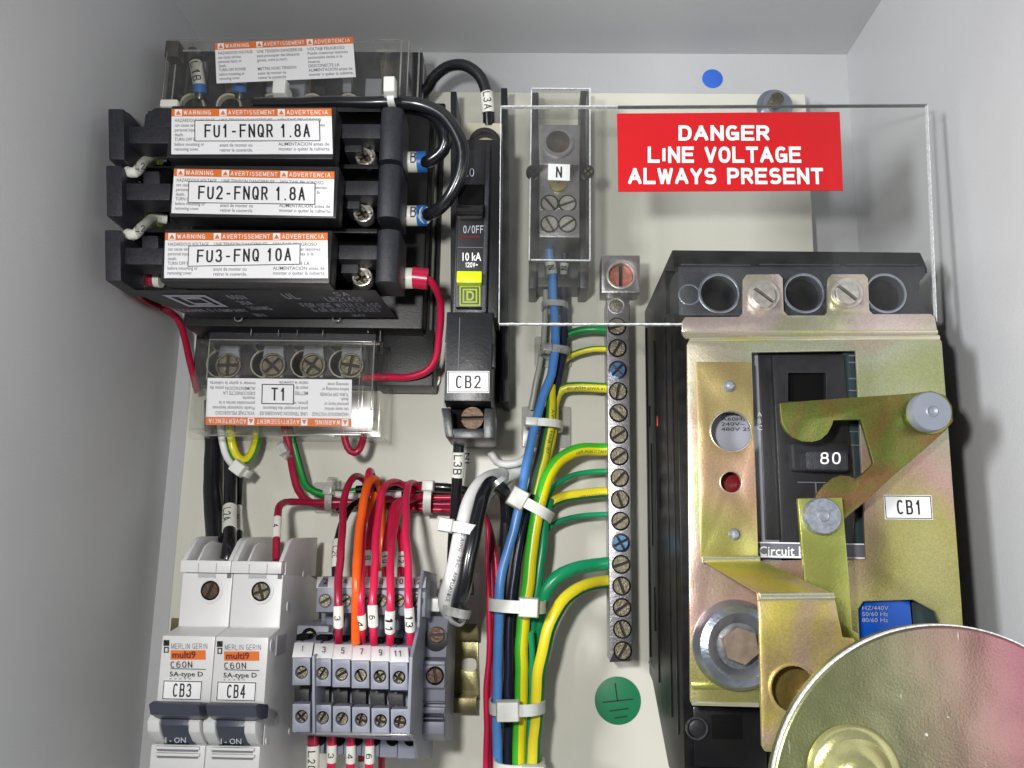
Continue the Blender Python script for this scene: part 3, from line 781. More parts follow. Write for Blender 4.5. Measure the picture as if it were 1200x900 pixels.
for x, y, m in ((624.5, 200.5, M_WBLK), (688.5, 200.5, M_BLK)):
    ring('corner_screw', x, y, 8, 4, 49, 46, m, c); screw(x + 1, y, 5.2, 49.4, M_OLD if x > 650 else M_BLK, c, 40, 2, 'cross')
tag_label('name_tag', (642.5, 192), (668, 193), (642, 211), 48.2, 'N', c, .36, .16, False)

# ================================================================== acrylic sheet with danger sign
t = thing('acrylic_shield', 'large clear acrylic sheet carrying the red danger sign, in front of the earth bar', 'shield', (700, 378, 84))
a = P(588, 124, 86.5); b = P(1087, 122, 86.5); c_ = P(1099, 378, 86.5); d = P(585, 378, 86.5)
prism('sheet', [(587, 124.5), (1087, 122.5), (1098, 377), (585, 378.5)], 86.3, 84.3, M_ACR, t, 0)
def edge_strip(name, p, q, wpx, h, m, parent, jag=.25):
    A, B = P(*p, h), P(*q, h); d = (B - A); n = 90; s = S(*p, h) * wpx / 2; per = Vector((-d.z, 0, d.x)).normalized()
    bm = bmesh.new(); prev = None; y1 = Vector((0, .0021, 0))
    for i in range(n + 1):
        c = A + d * (i / n); j1 = s * (1 + random.uniform(-jag, jag)); j2 = s * (1 + random.uniform(-jag, jag))
        r = [bm.verts.new(c + per * j1), bm.verts.new(c - per * j2), bm.verts.new(c - per * j2 + y1), bm.verts.new(c + per * j1 + y1)]
        if prev:
            for k in range(4): bm.faces.new((prev[k], r[k], r[(k + 1) % 4], prev[(k + 1) % 4]))
        else: bm.faces.new(r[::-1])
        prev = r
    bm.faces.new(prev); return finish(bm, name, m, parent)
edge_strip('sawn_edge', (585, 379.3), (802, 379.6), 1.6, 86.35, M_EDGE, t, .4)
edge_strip('sawn_edge', (587, 124), (584.6, 378), 0.7, 86.35, M_EDGE, t, .3)
edge_strip('sawn_edge', (587, 124.2), (724, 124.2), 1.0, 86.35, M_EDGE, t, .3)
edge_strip('sawn_edge', (724, 124.2), (1087, 122.2), 1.0, 86.35, M_ALU, t, .15)
edge_strip('sawn_edge', (1087, 122), (1098, 377), 0.9, 86.35, M_EDGE, t, .3)
t = thing('danger_sign', 'red DANGER LINE VOLTAGE ALWAYS PRESENT sign stuck on the clear sheet', 'sign', (855, 178, 86))
prism('plate', [(723, 133), (984, 131), (988, 223), (724.5, 224.5)], 86.7, 86.32, M_RED, t, 0)
text('DANGER', (795, 147, 902, 165), 86.75, M_WINK, t, 'bold'); text('LINE VOLTAGE', (759, 172, 939, 191), 86.75, M_WINK, t, 'bold')
text('ALWAYS PRESENT', (736, 197, 965, 216), 86.75, M_WINK, t, 'bold')

# ================================================================== main breaker CB1
t = thing('main_circuit_breaker', 'large black three pole breaker marked 80 under the yellow zinc bracket', 'circuit breaker', (950, 600, 0))
X0 = P(757, 500, 0).x; X1 = P(1089, 330, 84).x; CT = t
side_profile('case', [(365, 0), (350, 20), (293, 79), (311, 83.5), (318, 83.5), (318, 62), (368, 62), (368, 84), (912, 84), (900, 50), (800, 10), (790, 0)], X0, X1, M_SIDE, t, .6, xref=800)
prism('terminal_face', [[(794.5, 312), (1083, 312), (1085, 322), (1078, 330), (1078, 346), (1084, 354), (1086, 370), (796, 370)], ('c', 843, 343.5, 22.5, 36), ('c', 942.5, 343.5, 22.5, 36), ('c', 1038, 343.5, 21.5, 36)], 84, 62.3, M_BLKR, t, .4)
for x in (843, 942.5, 1038):
    ring('terminal_collar', x, 343.5, 24.8, 21.2, 84.8, 80, M_ZINC, t, 36, .5)
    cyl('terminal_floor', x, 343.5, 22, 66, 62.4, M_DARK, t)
boxes('case_ridge', [((798, 309, 880, 311.2), 84.3, 83), ((890, 309, 985, 311), 84.3, 83), ((992, 309, 1076, 311), 84.3, 83)], M_BLKR, t, .3)
ring('side_pocket', 808, 345, 13, 11, 84.15, 83, M_ZINC, t)
prism('name_face', [(878, 405), (912, 405), (916, 662), (880, 662)], 95.0, 84, M_GREYP, t, .2)
box('well', (892, 407, 1012, 634), 95.4, 84.1, M_BLK, t, .8)
prism('bezel', [[(905, 416), (989, 415), (1003, 600), (1000, 640), (916, 640)], [(924, 437), (968, 437), (968, 470), (924, 470)]], 98.5, 95.5, M_BLK, t, .5)
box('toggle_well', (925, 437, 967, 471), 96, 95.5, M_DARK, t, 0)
box('side_strip', (994, 412, 1008, 652), 97, 95.5, mat('dark_teal', (52, 66, 70), .3), t, .3)
for y in (416, 424, 443, 457, 497, 505, 521): box('rib', (995, y, 1007, y + 1.4), 97.5, 96.8, M_LABD, t, .05)
box('toggle', (928, 518, 997, 553), 101, 96, M_BLK, t, 1.2, 3); box('toggle_tip', (945, 528, 995, 552), 106, 100.5, M_BLKR, t, 1.2, 3)
text('80', (961, 530, 985, 544), 106.3, M_WINK, t, 'med')
box('crack_line', (935, 565, 995, 566), 98.9, 98.4, M_LABD, t, 0); box('crack_line', (956, 566, 957, 582), 98.9, 98.4, M_LABD, t, 0)
box('lower_band', (880, 636, 1014, 655), 98.9, 95.5, M_LABD, t, .1); box('lower_band_line', (880, 636, 1014, 637.5), 99.1, 98.8, M_WINK, t, 0)
text('Circuit Breaker', (889, 640, 984, 651.5), 99.0, M_WINK, t, .012)
box('lower_band_line', (880, 652, 1014, 654), 99.1, 98.8, M_WINK, t, 0)
text('1600\nA60Hz\n240V~ 50\n480V 25', (845, 483, 886, 505), 95.2, M_INK, t, 0)
text('A\nB\nC', (887, 483, 893, 504), 95.2, M_WINK, t, 0)
box('red_flag', (842, 548, 872, 582), 97, 84, mat('deep_red', (120, 12, 20), .35), t, .2)
boxes('window_face', [((832, 475, 884, 530), 95, 84)], M_GREYP, t, .2)
boxes('lower_case_step', [((813, 829, 898, 900), 87, 84.1)], M_GLOSS, t, .6)
box('lower_pocket', (834, 838, 870, 866), 87.3, 87, M_DARK, t, 1)
Xs = X0
def side_rib(name, y0, y1, h0, h1, m, proud=.0006):
    bm = bmesh.new(); bbox(bm, Xs - proud, Xs + .0004, -h1 / 1000, -h0 / 1000, P(780, y1, (h0 + h1) / 2).z, P(780, y0, (h0 + h1) / 2).z); finish(bm, name, m, t, .15)
for q in ((385, 770, 4, 6.5), (400, 800, 30, 31.2), (372, 840, 60, 61.4), (395, 860, 74, 75.6)): side_rib('case_ridge', *q, M_SIDE, .0005)
for q in ((402, 420, 3, 6), (476, 500, 12, 13.5), (560, 596, 40, 41.5), (520, 640, 16, 16.8), (688, 740, 20, 21.2)): side_rib('case_slot', *q, M_DARK, .0003)
side_rib('red_mark', 488, 500, 34, 36, M_RED, .0002); side_rib('moulded_pip', 408, 415, 1, 3, M_WHITE, .0008)
# side rod
root = thing('support_rod', 'thin dark rod with a round grommet beside the lower left of the big breaker', 'rod', (815, 855, 80))
me, _ = tube_mesh('rod', [P(763, 776, 4), P(788, 815, 45), P(816, 856, 86)], .0011, 12); link('rod', me, M_LABD, root)
ring('grommet', 817, 854, 13, 11, 88, 86, M_BLKR, root); cyl('grommet_plug', 817, 854, 10, 87.3, 85, M_BLK, root, bev=.8)

# ---- bracket and operating mechanism
t = thing('operating_bracket', 'yellow zinc bracket with windows bolted over the big breaker, tagged CB1', 'bracket', (960, 600, 86)); BR = t
prism('flange', [rr(799, 371, 1097, 392, 4)[:10] + [(799, 390)] + [], ], 88.2, 86.5, M_SILV, t, .3) if False else None
fl = [(799, 391), (799, 377), (803, 371.5), (866, 371), (870.5, 367), (871, 327), (875, 321.5), (913, 321), (917.5, 326), (918.5, 364), (923, 369.5), (966, 369.5), (970, 365), (970.5, 326), (975, 321), (1013, 321), (1017.5, 326), (1019, 363), (1023, 368), (1091, 367.5), (1096, 372), (1099, 391)]
prism('flange', [fl, ('c', 895, 345, 7, 20), ('c', 994, 343, 7, 20)], 88.3, 86.6, M_SILV, t, .35)
for x, y, a in ((895.5, 345.5, -38), (993.5, 343, -40)):
    ring('washer', x, y, 18, 8, 89.6, 88.3, M_STEEL, t); screw(x, y, 14, 93.5, M_STEEL, t, a, 4, 'slot')
z0 = 388
sheet('step', [((799, 388.6, 88.3), (1099, 388.6, 88.3), (1100, 392, 92), (800.5, 393, 92)), ((800.5, 393, 92), (1100, 392, 92), (1101.5, 394.5, 100.5), (804.5, 396.5, 100.5))], 1.6, M_SILV, t, .8)
pl = [(805, 404), (808, 397.5), (1098, 393.5), (1104, 400), (1127, 705), (1135, 830), (890, 829), (812, 827), (809, 822)]
win = [(881, 413), (1003, 411), (1015, 655), (889, 657.5)]
win2 = [(1006, 714), (1012, 705), (1070, 703), (1096, 717), (1103, 735), (1060, 760), (1008, 757)]
MB = plated('bracket_zinc', [(182, 180, 130), (176, 170, 104), (196, 162, 152), (188, 192, 164), (160, 166, 96)], 9, .32, .25, .2)
prism('plate', [pl, win, win2, ('c', 857, 505, 23, 32), ('c', 857, 565, 12, 24)], 101.2, 99.6, MB, t, .45)
B0, B1 = P(1104, 404, 101), P(1130, 760, 101); bm = bmesh.new()
v = [bm.verts.new(q) for q in (B0 + Vector((0, .0018, 0)), B1 + Vector((0, .0018, 0)), B1 + Vector((0, .015, 0)), B0 + Vector((0, .015, 0)))]; v2 = [bm.verts.new(x.co - Vector((.0015, 0, 0))) for x in v]
bm.faces.new(v); bm.faces.new(v2[::-1]); [bm.faces.new((v[i], v2[i], v2[(i + 1) % 4], v[(i + 1) % 4])) for i in range(4)]
finish(bm, 'right_web', M_SILV, t, .1)
prism('foot_step', [(810, 800), (892, 800), (892, 808), (812, 808)], 102.2, 101.1, M_GOLDP, t, .6)
tag_label('name_tag', (1035, 580), (1091, 580.5), (1037, 608.5), 101.4, 'CB1', t, .26, .2, True)
# riveted plate and bent arm
LP = [(816, 424), (881, 424), (889, 655), (822, 655.5)]
prism('side_plate', [LP, ('c', 857, 505, 24, 36), ('c', 857, 565, 12.5, 28)], 104, 102.1, M_GOLD, t, .3)
ring('hole_rim', 857, 505, 25, 23.4, 104.3, 102, M_SILV, t); ring('hole_rim', 857, 565, 13.6, 12.2, 104.3, 102, M_SILV, t)
for x, y in ((856, 451.5), (862, 626)): lathe('rivet', x, y, [(0, 105.6), (4, 105.4), (6.6, 104.6), (7.4, 104)], M_RIVET, t, 20)
MZ = plated('bent_arm_zinc', [(190, 194, 70), (176, 190, 84), (206, 178, 160), (212, 198, 86), (164, 180, 88)], 22, .34, .3, .1)
sheet('bent_arm', [((822, 652, 104.2), (889, 652, 104.2), (892, 657, 105.5), (824, 658, 105.5)), ((824, 658, 105.5), (892, 657, 105.5), (973, 694, 131), (888, 695, 131)),
                  ((888, 695, 131), (973, 694, 131), (979, 703, 133.5), (889, 704, 133.5))], 1.8, MZ, t, .9)
fr = [(889, 704), (979, 703), (984, 728), (988, 747), (1001, 748), (1004, 758), (990, 790), (960, 830), (930, 868), (917, 882), (897, 881), (893, 874)]
prism('bent_arm_face', [fr, ('c', 931, 808, 27, 32)], 133.5, 131.8, MZ, t, .5)
ring('hole_rim', 931, 808, 29, 26.4, 134.2, 131, MZ, t)
prism('arm_pocket', [(895, 770), (985, 770), (960, 845), (897, 850)], 128, 126.5, M_GOLD2, t, .2)
def fold(name, p, q, rpx, m, parent):
    me, _ = tube_mesh(name, [P(*p), P(*p).lerp(P(*q), .5), P(*q)], rpx * S(*p), 16); link(name, me, m, parent, True)
M_FOLD = plated('fold_highlight', [(214, 212, 160), (222, 220, 196), (206, 206, 130)], 30, .24, .12, .1)  # rolls added along the folds, coloured pale to read as bright highlights
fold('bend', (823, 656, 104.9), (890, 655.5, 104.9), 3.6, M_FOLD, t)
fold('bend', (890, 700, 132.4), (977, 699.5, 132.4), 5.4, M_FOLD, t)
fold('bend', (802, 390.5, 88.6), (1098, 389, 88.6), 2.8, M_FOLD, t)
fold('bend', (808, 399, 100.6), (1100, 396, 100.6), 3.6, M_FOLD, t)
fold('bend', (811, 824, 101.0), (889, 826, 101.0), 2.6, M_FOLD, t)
# washer, bolt
lathe('dished_washer', 866, 757, [(26, 105.0), (30, 106.5), (38, 107.6), (46, 106.4), (52, 102.8), (52.5, 101.4), (26, 101.4)], M_ZINC, t, 48)
lathe('bolt_recess', 866, 757, [(26, 104.0), (26.5, 101.5)], M_OLD, t, 32)
screw(869, 757, 22, 110, mat('worn_bolt', (158, 142, 128), .45, .8, .25, 300), t, 40, 6, 'hex', 'bolt_head')
# blue block under the bracket window
o = prism('blue_block', [(1000, 699), (1066, 698), (1072, 762), (1002, 763)], 97.5, 84.2, M_BLUELAB, CT, .4)
text('HZ/440V\n50/60 Hz\n80/60 Hz', (1010, 710, 1041, 729), 97.7, M_PINK, CT, 0)
box('dark_block', (1070, 699, 1104, 765), 95, 84.3, mat('dark_teal', (52, 66, 70), .3), CT, .4)
# lever with hook
t = thing('interlock_lever', 'hooked yellow zinc lever pivoting on the round rivet beside the 80 toggle', 'lever', (1092, 482, 101))
lv = [(914, 472), (980, 467), (1060, 461.5), (1092, 458), (1108, 463), (1116, 476), (1117, 494), (1108, 505), (1080, 530), (1048, 557), (1020, 583), (990, 608), (975, 612), (955, 600), (954, 590), (957, 579), (966, 568), (976, 560), (986, 557), (996, 558), (1002, 561.5), (1010, 556), (1021, 546), (1023.5, 543), (1022, 537), (1009, 491.5), (977, 492.5), (975, 499), (970, 508), (962, 515), (952, 518), (940, 517.5), (929, 513), (921, 505), (916, 494)]
prism('arm', [lv], 112.5, 110.6, M_GOLD2, t, .35)
cyl('pivot_post', 1092, 482, 14, 110.5, 101.5, M_ZINC, t)
cyl('pivot_washer', 1090, 484, 24.5, 114.2, 112.6, M_GOLDP, t, 40)
lathe('rivet', 1092, 482, [(3, 118.2), (6.0, 118.8), (7.5, 118.5), (22.3, 118.3), (23.6, 117.4), (23.6, 114.3)], mat('rivet_top', (150, 156, 168), .5, .35, .08), t, 40)
t = thing('link_bar', 'narrow pale green zinc link bar hanging from the lever by a round rivet', 'link', (965, 605, 113))
prism('bar', [(935, 584), (987, 583), (994, 665), (999, 739), (1006, 742), (1007, 753), (1000, 756), (960, 756), (944, 690)], 116.4, 114.4, M_GOLDP, t, .3)
lathe('rivet', 965.5, 604.5, [(2, 120.4), (6.0, 120.6), (7, 120.3), (20.3, 120.2), (21.8, 119.2), (21.8, 116.5)], M_RIVET, t, 40)
cyl('pin', 966, 605, 12, 114.3, 110, M_ZINC, t)
# operator disc
t = thing('operator_disc', 'big scratched round zinc disc in front at the bottom right', 'disc', (1120, 942, 140))
lathe('plate', 1121, 956, [(6, 162), (212, 162), (215.2, 161.5), (216.5, 160.4), (216.5, 157.5), (213, 157), (6, 157)], M_GOLD3, t, 160)
lathe('boss', 1016, 916, [(5, 170.5), (18, 170.2), (28, 169.0), (36, 166.6), (42, 165.2), (50, 164.8), (55, 163.8), (57, 162.1)], M_HUB, t, 64)
cyl('shaft', 1121, 950, 30, 157, 103, M_ZINC, t)
ring('rim', 1121, 956, 217.0, 215.2, 161.9, 160, M_EDGE, t, 160, .15)
# ================================================================== CB2
t = thing('breaker_base', 'black mounting base with two upright flanges behind the CB2 breaker', 'base', (560, 300, 0))
prism('side_flange', [(528, 107), (535, 107), (535, 480), (528, 480)], 26, 0, M_BLKR, t, .3)
prism('side_flange', [(587, 103), (594.5, 103), (596, 470), (588, 470)], 26, 0, M_BLKR, t, .3)
box('floor', (541, 170, 588, 470), 6, .1, M_BLK, t, .3)
t = thing('circuit_breaker', 'narrow black breaker with a lime flag and a CB2 tag', 'circuit breaker', (553, 330, 5))
box('body', (532, 196, 581, 514), 40, 6.1, M_BLK, t, .8)
box('cream_shoulder', (546, 144, 588, 178), 38, 26.2, mat('cream_plastic', (206, 202, 180), .4), t, .5)
prism('arch', [[(549, 178)] + [(568 + 19 * math.cos(math.radians(a)), 168 + 19 * math.sin(math.radians(a))) for a in range(180, 361, 15)] + [(587, 178)], [(554, 176)] + [(568 + 14 * math.cos(math.radians(a)), 168 + 14 * math.sin(math.radians(a))) for a in range(180, 361, 20)] + [(582, 176)]], 44, 38.2, M_BLKR, t, .3)
BZ = mat('breaker_black', (30, 31, 35), .34, var=.2, scale=300, bump=.12)
box('raised_face', (534, 163, 586, 372), 62, 40.1, BZ, t, .8)
box('front_panel', (536.5, 176, 571, 360), 66, 62.1, M_BLK, t, .6)
side_profile('toggle_pocket', [(216, 66.1), (216, 68), (240, 68), (240, 66.1)], P(537, 230, 66).x, P(567, 230, 66).x, M_DARK, t, .2, 550)
lathe_h = side_profile('toggle', [(238, 66.5), (240, 74), (247, 76), (253, 74), (258, 66.5)], P(536, 247, 70).x, P(566.5, 247, 70).x, M_GLOSS, t, .8, 550)
text('20', (543.5, 197.5, 555.5, 207), 66.25, M_PINK, t, 'thin')
text('O/OFF', (543, 264.5, 566.5, 273.5), 66.25, M_PINK, t, 'med')
box('red_line', (537, 276.5, 562, 278), 66.3, 66, mat('deep_red', (120, 12, 20), .35), t, 0)
box('step_line', (536, 289.5, 566, 290.3), 66.3, 66, M_LABD, t, 0)
text('10 kA', (542, 296, 564, 306), 66.25, M_WINK, t, .02); text('120V~', (545.5, 307.5, 560, 313.5), 66.25, M_WINK, t, 'bold')
box('lime_flag', (535, 317.5, 564.5, 331), 71, 66.1, M_LIME, t, .5)
f = frame4((538.5, 335), (563, 335), (538.5, 358.5), 66.15)
f.outline('logo', 0, 0, 1, 1, .07, .07, .1, M_LIMED, t); f.outline('logo', .15, .15, .85, .85, .08, .08, .1, M_LIMED, t)
f.text('D', .32, .26, .70, .74, .1, M_LIMED, t, 'bold')
box('side_rib', (567, 168, 572, 366), 67.5, 62.1, M_BLKR, t, .4)
side_profile('lower_face', [(366, 40.2), (366, 66), (470, 66), (478, 58), (478, 40.2)], P(521, 440, 66).x, P(576, 440, 66).x, BZ, t, .5, 550)
prism('shoulder', [(524, 372), (537, 367), (538, 400), (521, 400)], 64, 60, M_BLK, t, .3); prism('shoulder', [(569, 400), (568, 372), (572, 400), (580, 404), (580, 430), (570, 430)], 64.2, 60, M_BLK, t, .3)
boxes('mould_line', [((537.6, 372, 538.3, 436), 66.3, 65.8), ((520.5, 436, 521.3, 476), 66.3, 65.8)], M_LABD, t, 0)
prism('chin', [(517, 478), (528, 478), (532, 513), (522, 512)], 66, 41, BZ, t, .5); prism('chin', [(568, 478), (580, 479), (579, 514), (566, 514)], 66, 41, BZ, t, .5)
prism('chin', [(530, 502), (568, 502), (568, 514), (532, 514)], 66, 41, BZ, t, .5)
box('wire_pocket', (528, 474, 570, 503), 52, 41, M_DARK, t, 0)
screw(553.5, 490, 14, 60, M_BROWN, t, 2, 8, 'slot', 'terminal_screw')
tag_label('name_tag', (524.5, 435), (573.5, 435), (524, 460.5), 66.4, 'CB2', t, .2, .2, True)

# ================================================================== CB3, CB4
def pole_breaker(dx, label, tagtxt, side):
    global OFF
    OFF = Vector((dx, 0, 0))
    t = thing('circuit_breaker', label, 'circuit breaker', (240, 800, 10), 'white single pole breakers on the rail')
    OFF = Vector((0, 0, 0)); X0 = P(212.5, 690, 69).x + dx; X1 = X0 + PW - .0002
    OFF = Vector((dx, 0, 0))
    side_profile('case', [(672, 30), (672, 69), (735, 69), (746, 82), (822, 82), (835, 79), (872, 79), (874, 83), (900, 83), (960, 80), (960, 10), (680, 10)], X0, X1, M_WHITE, t, .5, 260)
    side_profile('terminal_ledge', [(657, 66), (657, 71), (671.5, 71), (671.5, 66)], X0 - .0003, X1 - .0003, M_WHITE, t, .35, 260)
    side_profile('well_floor', [(662, 30), (658, 66), (672, 66), (673, 30)], X0 + .001, X1 - .001, M_WHITE, t, .2, 260)
    fin = [(657, 70.5), (652, 69), (634, 62), (630.5, 59), (629, 55), (628, 20), (673, 20), (673, 66), (657, 66)]
    side_profile('fin', fin, X0 - .0001, X0 + .0016, M_WHITE, t, .35, 260)
    side_profile('fin', fin, X1 - .0016, X1, M_WHITE, t, .35, 260)
    side_profile('inner_rib', [(657, 68), (640, 62), (634, 56), (640, 30), (673, 30), (673, 66)], X0 + .0045, X0 + .0053, M_WHITE, t, .1, 260)
    # terminal screw
    ring('screw_collar', 246, 692, 15, 11.2, 69.5, 68, M_WHITE, t, 32, .2)
    cyl('screw_hole', 246, 692, 11.3, 69.1, 68.5, M_DARK, t); 
    screw(246, 692, 9.6, 69.9, M_BROWN if not side else M_OLD, t, 70 if not side else 20, .9, 'cross' if side else 'slot', 'terminal_screw')
    for x in (232, 253): box('ledge_notch', (x, 660, x + .8, 671), 71.15, 70.8, M_GREYP, t, 0)
    box('ledge_slot', (232, 672.5, 253, 677), 69.15, 68.6, mat('soft_grey', (172, 172, 178), .5), t, 0)
    box('corner_notch', (266, 672.5, 271, 677.5), 69.2, 68.6, M_LABD, t, 0)
    # print
    f = frame4((191, 750), (199, 750), (190.5, 765), 82.1)
    f.quad('logo', .1, .55, .95, 1, .08, M_INK, t, .02); f.outline('logo', .2, .0, .9, .48, .16, .09, .1, M_INK, t); fline(f, (.2, .95), (.85, .6), .25, M_WINK, t, 'logo')
    text('MERLIN GERIN', (201, 754, 243, 760.5), 82.15, M_INKG, t, 'thin')
    f = frame4((200, 762), (241, 762), (200, 773), 82.1); o = f.quad('orange_band', 0, 0, 1, 1, .08, M_ORANGE, t, .02)
    text('multi9', (202, 763, 229.5, 771.5), 82.25, mat('maroon_ink', (110, 24, 20), .5), t, .03)
    text('C60N', (200, 775, 225.5, 782.5), 82.15, M_INK, t, 'med')
    box('print_line', (199.8, 783.6, 241, 784.4), 82.2, 82, M_INK, t, 0)
    text('5A-type D', (199, 787, 238, 794.5), 82.1, M_INK, t, .015)
    text('- - - - -', (199, 795, 224, 795.8), 82.1, M_INKG, t, 0)
    tag_label('name_tag', (191.5, 796.5), (238, 797.5), (189.5, 820), 82.35, tagtxt, t, .27, .16, True, .045)
    # handle
    hx0 = X0 + .0001; 
    side_profile('handle', [(823, 84), (822, 96), (826, 99), (838, 97), (842, 92), (840, 84)], P(176, 830, 97).x, P(235, 830, 97).x, M_TOGG, t, .7, 210)
    side_profile('rocker', [(838, 80), (838, 89), (850, 90), (863, 87), (873, 81)], P(189, 850, 89).x, P(222, 850, 89).x, M_TOGG, t, .4, 210)
    text('I - ON', (194, 864, 218, 870.5), 86.9, M_PINK, t, .01)
    for a, b in ((174.5, 189), (222.5, 236)):
        side_profile('rocker_cheek', [(838, 79.5), (838, 88), (846, 90), (858, 89), (868, 85), (873, 80)], P(a, 850, 88).x, P(b, 850, 88).x, M_WHITE, t, .6, 210)
    box('rocker_mark', (192, 871.8, 220, 873.2), 82.3, 80, mat('green_mark', (20, 80, 66), .4), t, 0)
    for y in (878.5, 886.5):
        box('grip_ridge', (181, y - 3.5, 233, y), 84.6, 83, M_WHITE, t, .3); box('grip_groove', (184, y, 232, y + 2.2), 83.3, 83, mat('groove_grey', (120, 122, 128), .5), t, 0)
    # side details on the outer pole
    if side:
        Xs = X1
        def sq(name, pts, m, rise=.0002):
            bm = bmesh.new(); a = [bm.verts.new((Xs + rise, -h / 1000, P(300, y, h).z)) for y, h in pts]; b = [bm.verts.new((Xs - .0002, v.co.y, v.co.z)) for v in a]
            bm.faces.new(a); bm.faces.new(b[::-1]); k = len(a)
            for i in range(k): bm.faces.new((a[i], b[i], b[(i + 1) % k], a[(i + 1) % k]))
            finish(bm, name, m, t)
        sd = mat('side_shade', (200, 200, 204), .45)
        OFF = Vector((0, 0, 0))
        def ov(y, h, a, b): return [(y + a * math.cos(q * math.pi / 8), h + b * math.sin(q * math.pi / 8)) for q in range(16)]
        for y, h, a, b in ((756, 78, 7, 1.8), (760, 58, 0, 0), (842, 66, 5, 2), (868, 76, 4, 1.4), (856, 46, 4, 1.8), (710, 60, 6, 1.8), (672, 40, 4, 1.5)):
            if a: sq('mould_pip', ov(y, h, a, b), M_WHITE, .0003)
        sq('mould_recess', [(745, 72), (742, 60), (764, 60), (768, 72)], sd, .00015)
    OFF = Vector((0, 0, 0))
PW = (P(332, 690, 69).x - P(213, 690, 69).x) / 2
pole_breaker(0, 'white breaker with its switch on and the tag CB3, the left one of the pair', 'CB3', False)
pole_breaker(PW, 'white breaker with its switch on and the tag CB4, the right one of the pair', 'CB4', True)

# ================================================================== transformer and fuse blocks
t = thing('control_transformer', 'black control transformer filling the space behind the fuse blocks', 'transformer', (350, 420, 0)); TR = t
box('core', (226, 128, 500, 384), 34, 0, M_CORE, t, 1.2)
box('lower_core', (440, 386, 508, 452), 22, 3.1, M_CORE, t, .8); box('lower_core', (236, 386, 262, 452), 20, 3.1, M_CORE, t, .8)
box('foot', (240, 120, 516, 456), 3, .05, M_CORE, t, .5)
box('side_plate', (478, 150, 506, 450), 20, .1, M_GLOSS, t, .5)
screw(502, 443, 11, 7, M_STEEL, t, 30, 3, 'cross', 'foot_screw'); ring('washer', 502, 443, 14, 7, 4.4, 3, M_STEEL, t)
box('foot_slot', (447, 432, 464, 438), 3.3, 2.9, M_CREAM, t, .1); cyl('foot_hole', 486, 431, 6, 3.4, 2.9, M_CREAM, t)
# terminal board at the top with pockets
box('terminal_board', (196, 60, 494, 128), 30, 2, M_BLKR, t, .6)
CRM = mat('pocket_rim', (196, 190, 172), .45, var=.15, bump=.2)
for i, x in enumerate((225, 268, 318, 365, 408, 455)):
    lp = [(x - 15 + 0, 130)] + [(x + 15 * math.cos(math.radians(a)), 124 + 15 * math.sin(math.radians(a))) for a in range(180, 361, 15)] + [(x + 15, 130)]
    li = [(x - 13, 130.0 - .6)] + [(x + 12.6 * math.cos(math.radians(a)), 124 + 12.6 * math.sin(math.radians(a))) for a in range(180, 361, 15)] + [(x + 12.6, 129.4)]
    prism('pocket_rim', [lp, li], 34, 30.2, CRM, t, 0)
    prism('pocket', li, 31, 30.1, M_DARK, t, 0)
    if i > 1: box('divider', (x - 27, 92, x - 8, 114), 36, 30.1, M_GREYP if i % 2 else M_BLK, t, .4)
for i, x in enumerate((212, 247, 292, 337, 384, 431)):
    prism('terminal_tab', [(x + 14, 70), (x + 30, 72), (x + 27, 108), (x + 17, 108)], 33, 30.1, M_OLD if i % 2 else M_GREYP, t, .3)
# clear top cover
c = thing('clear_cover', 'wide clear terminal cover with a warning label at the top of the transformer', 'cover', (340, 100, 30))
h = 52
box('front_pane', (192, 46, 478, 130), h, h - 1.2, M_COV, c, .3)
X0, X1, Z0, Z1 = ext((192, 46, 478, 130), h)
for nm, q in (('side_pane', (X0, X0 + .0012, -.0507, -.012, Z0, Z1)), ('side_pane', (X1 - .0012, X1, -.0507, -.012, Z0, Z1)), ('side_pane', (X1 - .011, X1 - .0098, -.0507, -.012, Z0, Z1)), ('side_pane', (X0 + .009, X0 + .0102, -.0507, -.012, Z0, Z1)), ('end_pane', (X0 + .0013, X1 - .0013, -.0507, -.012, Z1 - .0012, Z1))):
    bm = bmesh.new(); bbox(bm, *q); finish(bm, nm, M_COV, c, .15)
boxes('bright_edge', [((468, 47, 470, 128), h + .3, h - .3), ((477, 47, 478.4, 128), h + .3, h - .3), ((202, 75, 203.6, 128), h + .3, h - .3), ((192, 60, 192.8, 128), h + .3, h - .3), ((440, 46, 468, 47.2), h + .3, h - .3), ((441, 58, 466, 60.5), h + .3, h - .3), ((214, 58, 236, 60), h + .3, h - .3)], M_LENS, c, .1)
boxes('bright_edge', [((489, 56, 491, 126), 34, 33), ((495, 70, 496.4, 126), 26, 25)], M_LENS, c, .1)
box('dark_clip', (193, 47, 209, 66), 51, 44, mat('smoke_brown', (74, 70, 66), .3), c, .6)
box('corner_tab', (187, 116, 208, 125), 53.6, 50, M_SLV, c, .8)
warning_label((252, 51), (413.5, 43.5), (254, 98), h + .1, c)
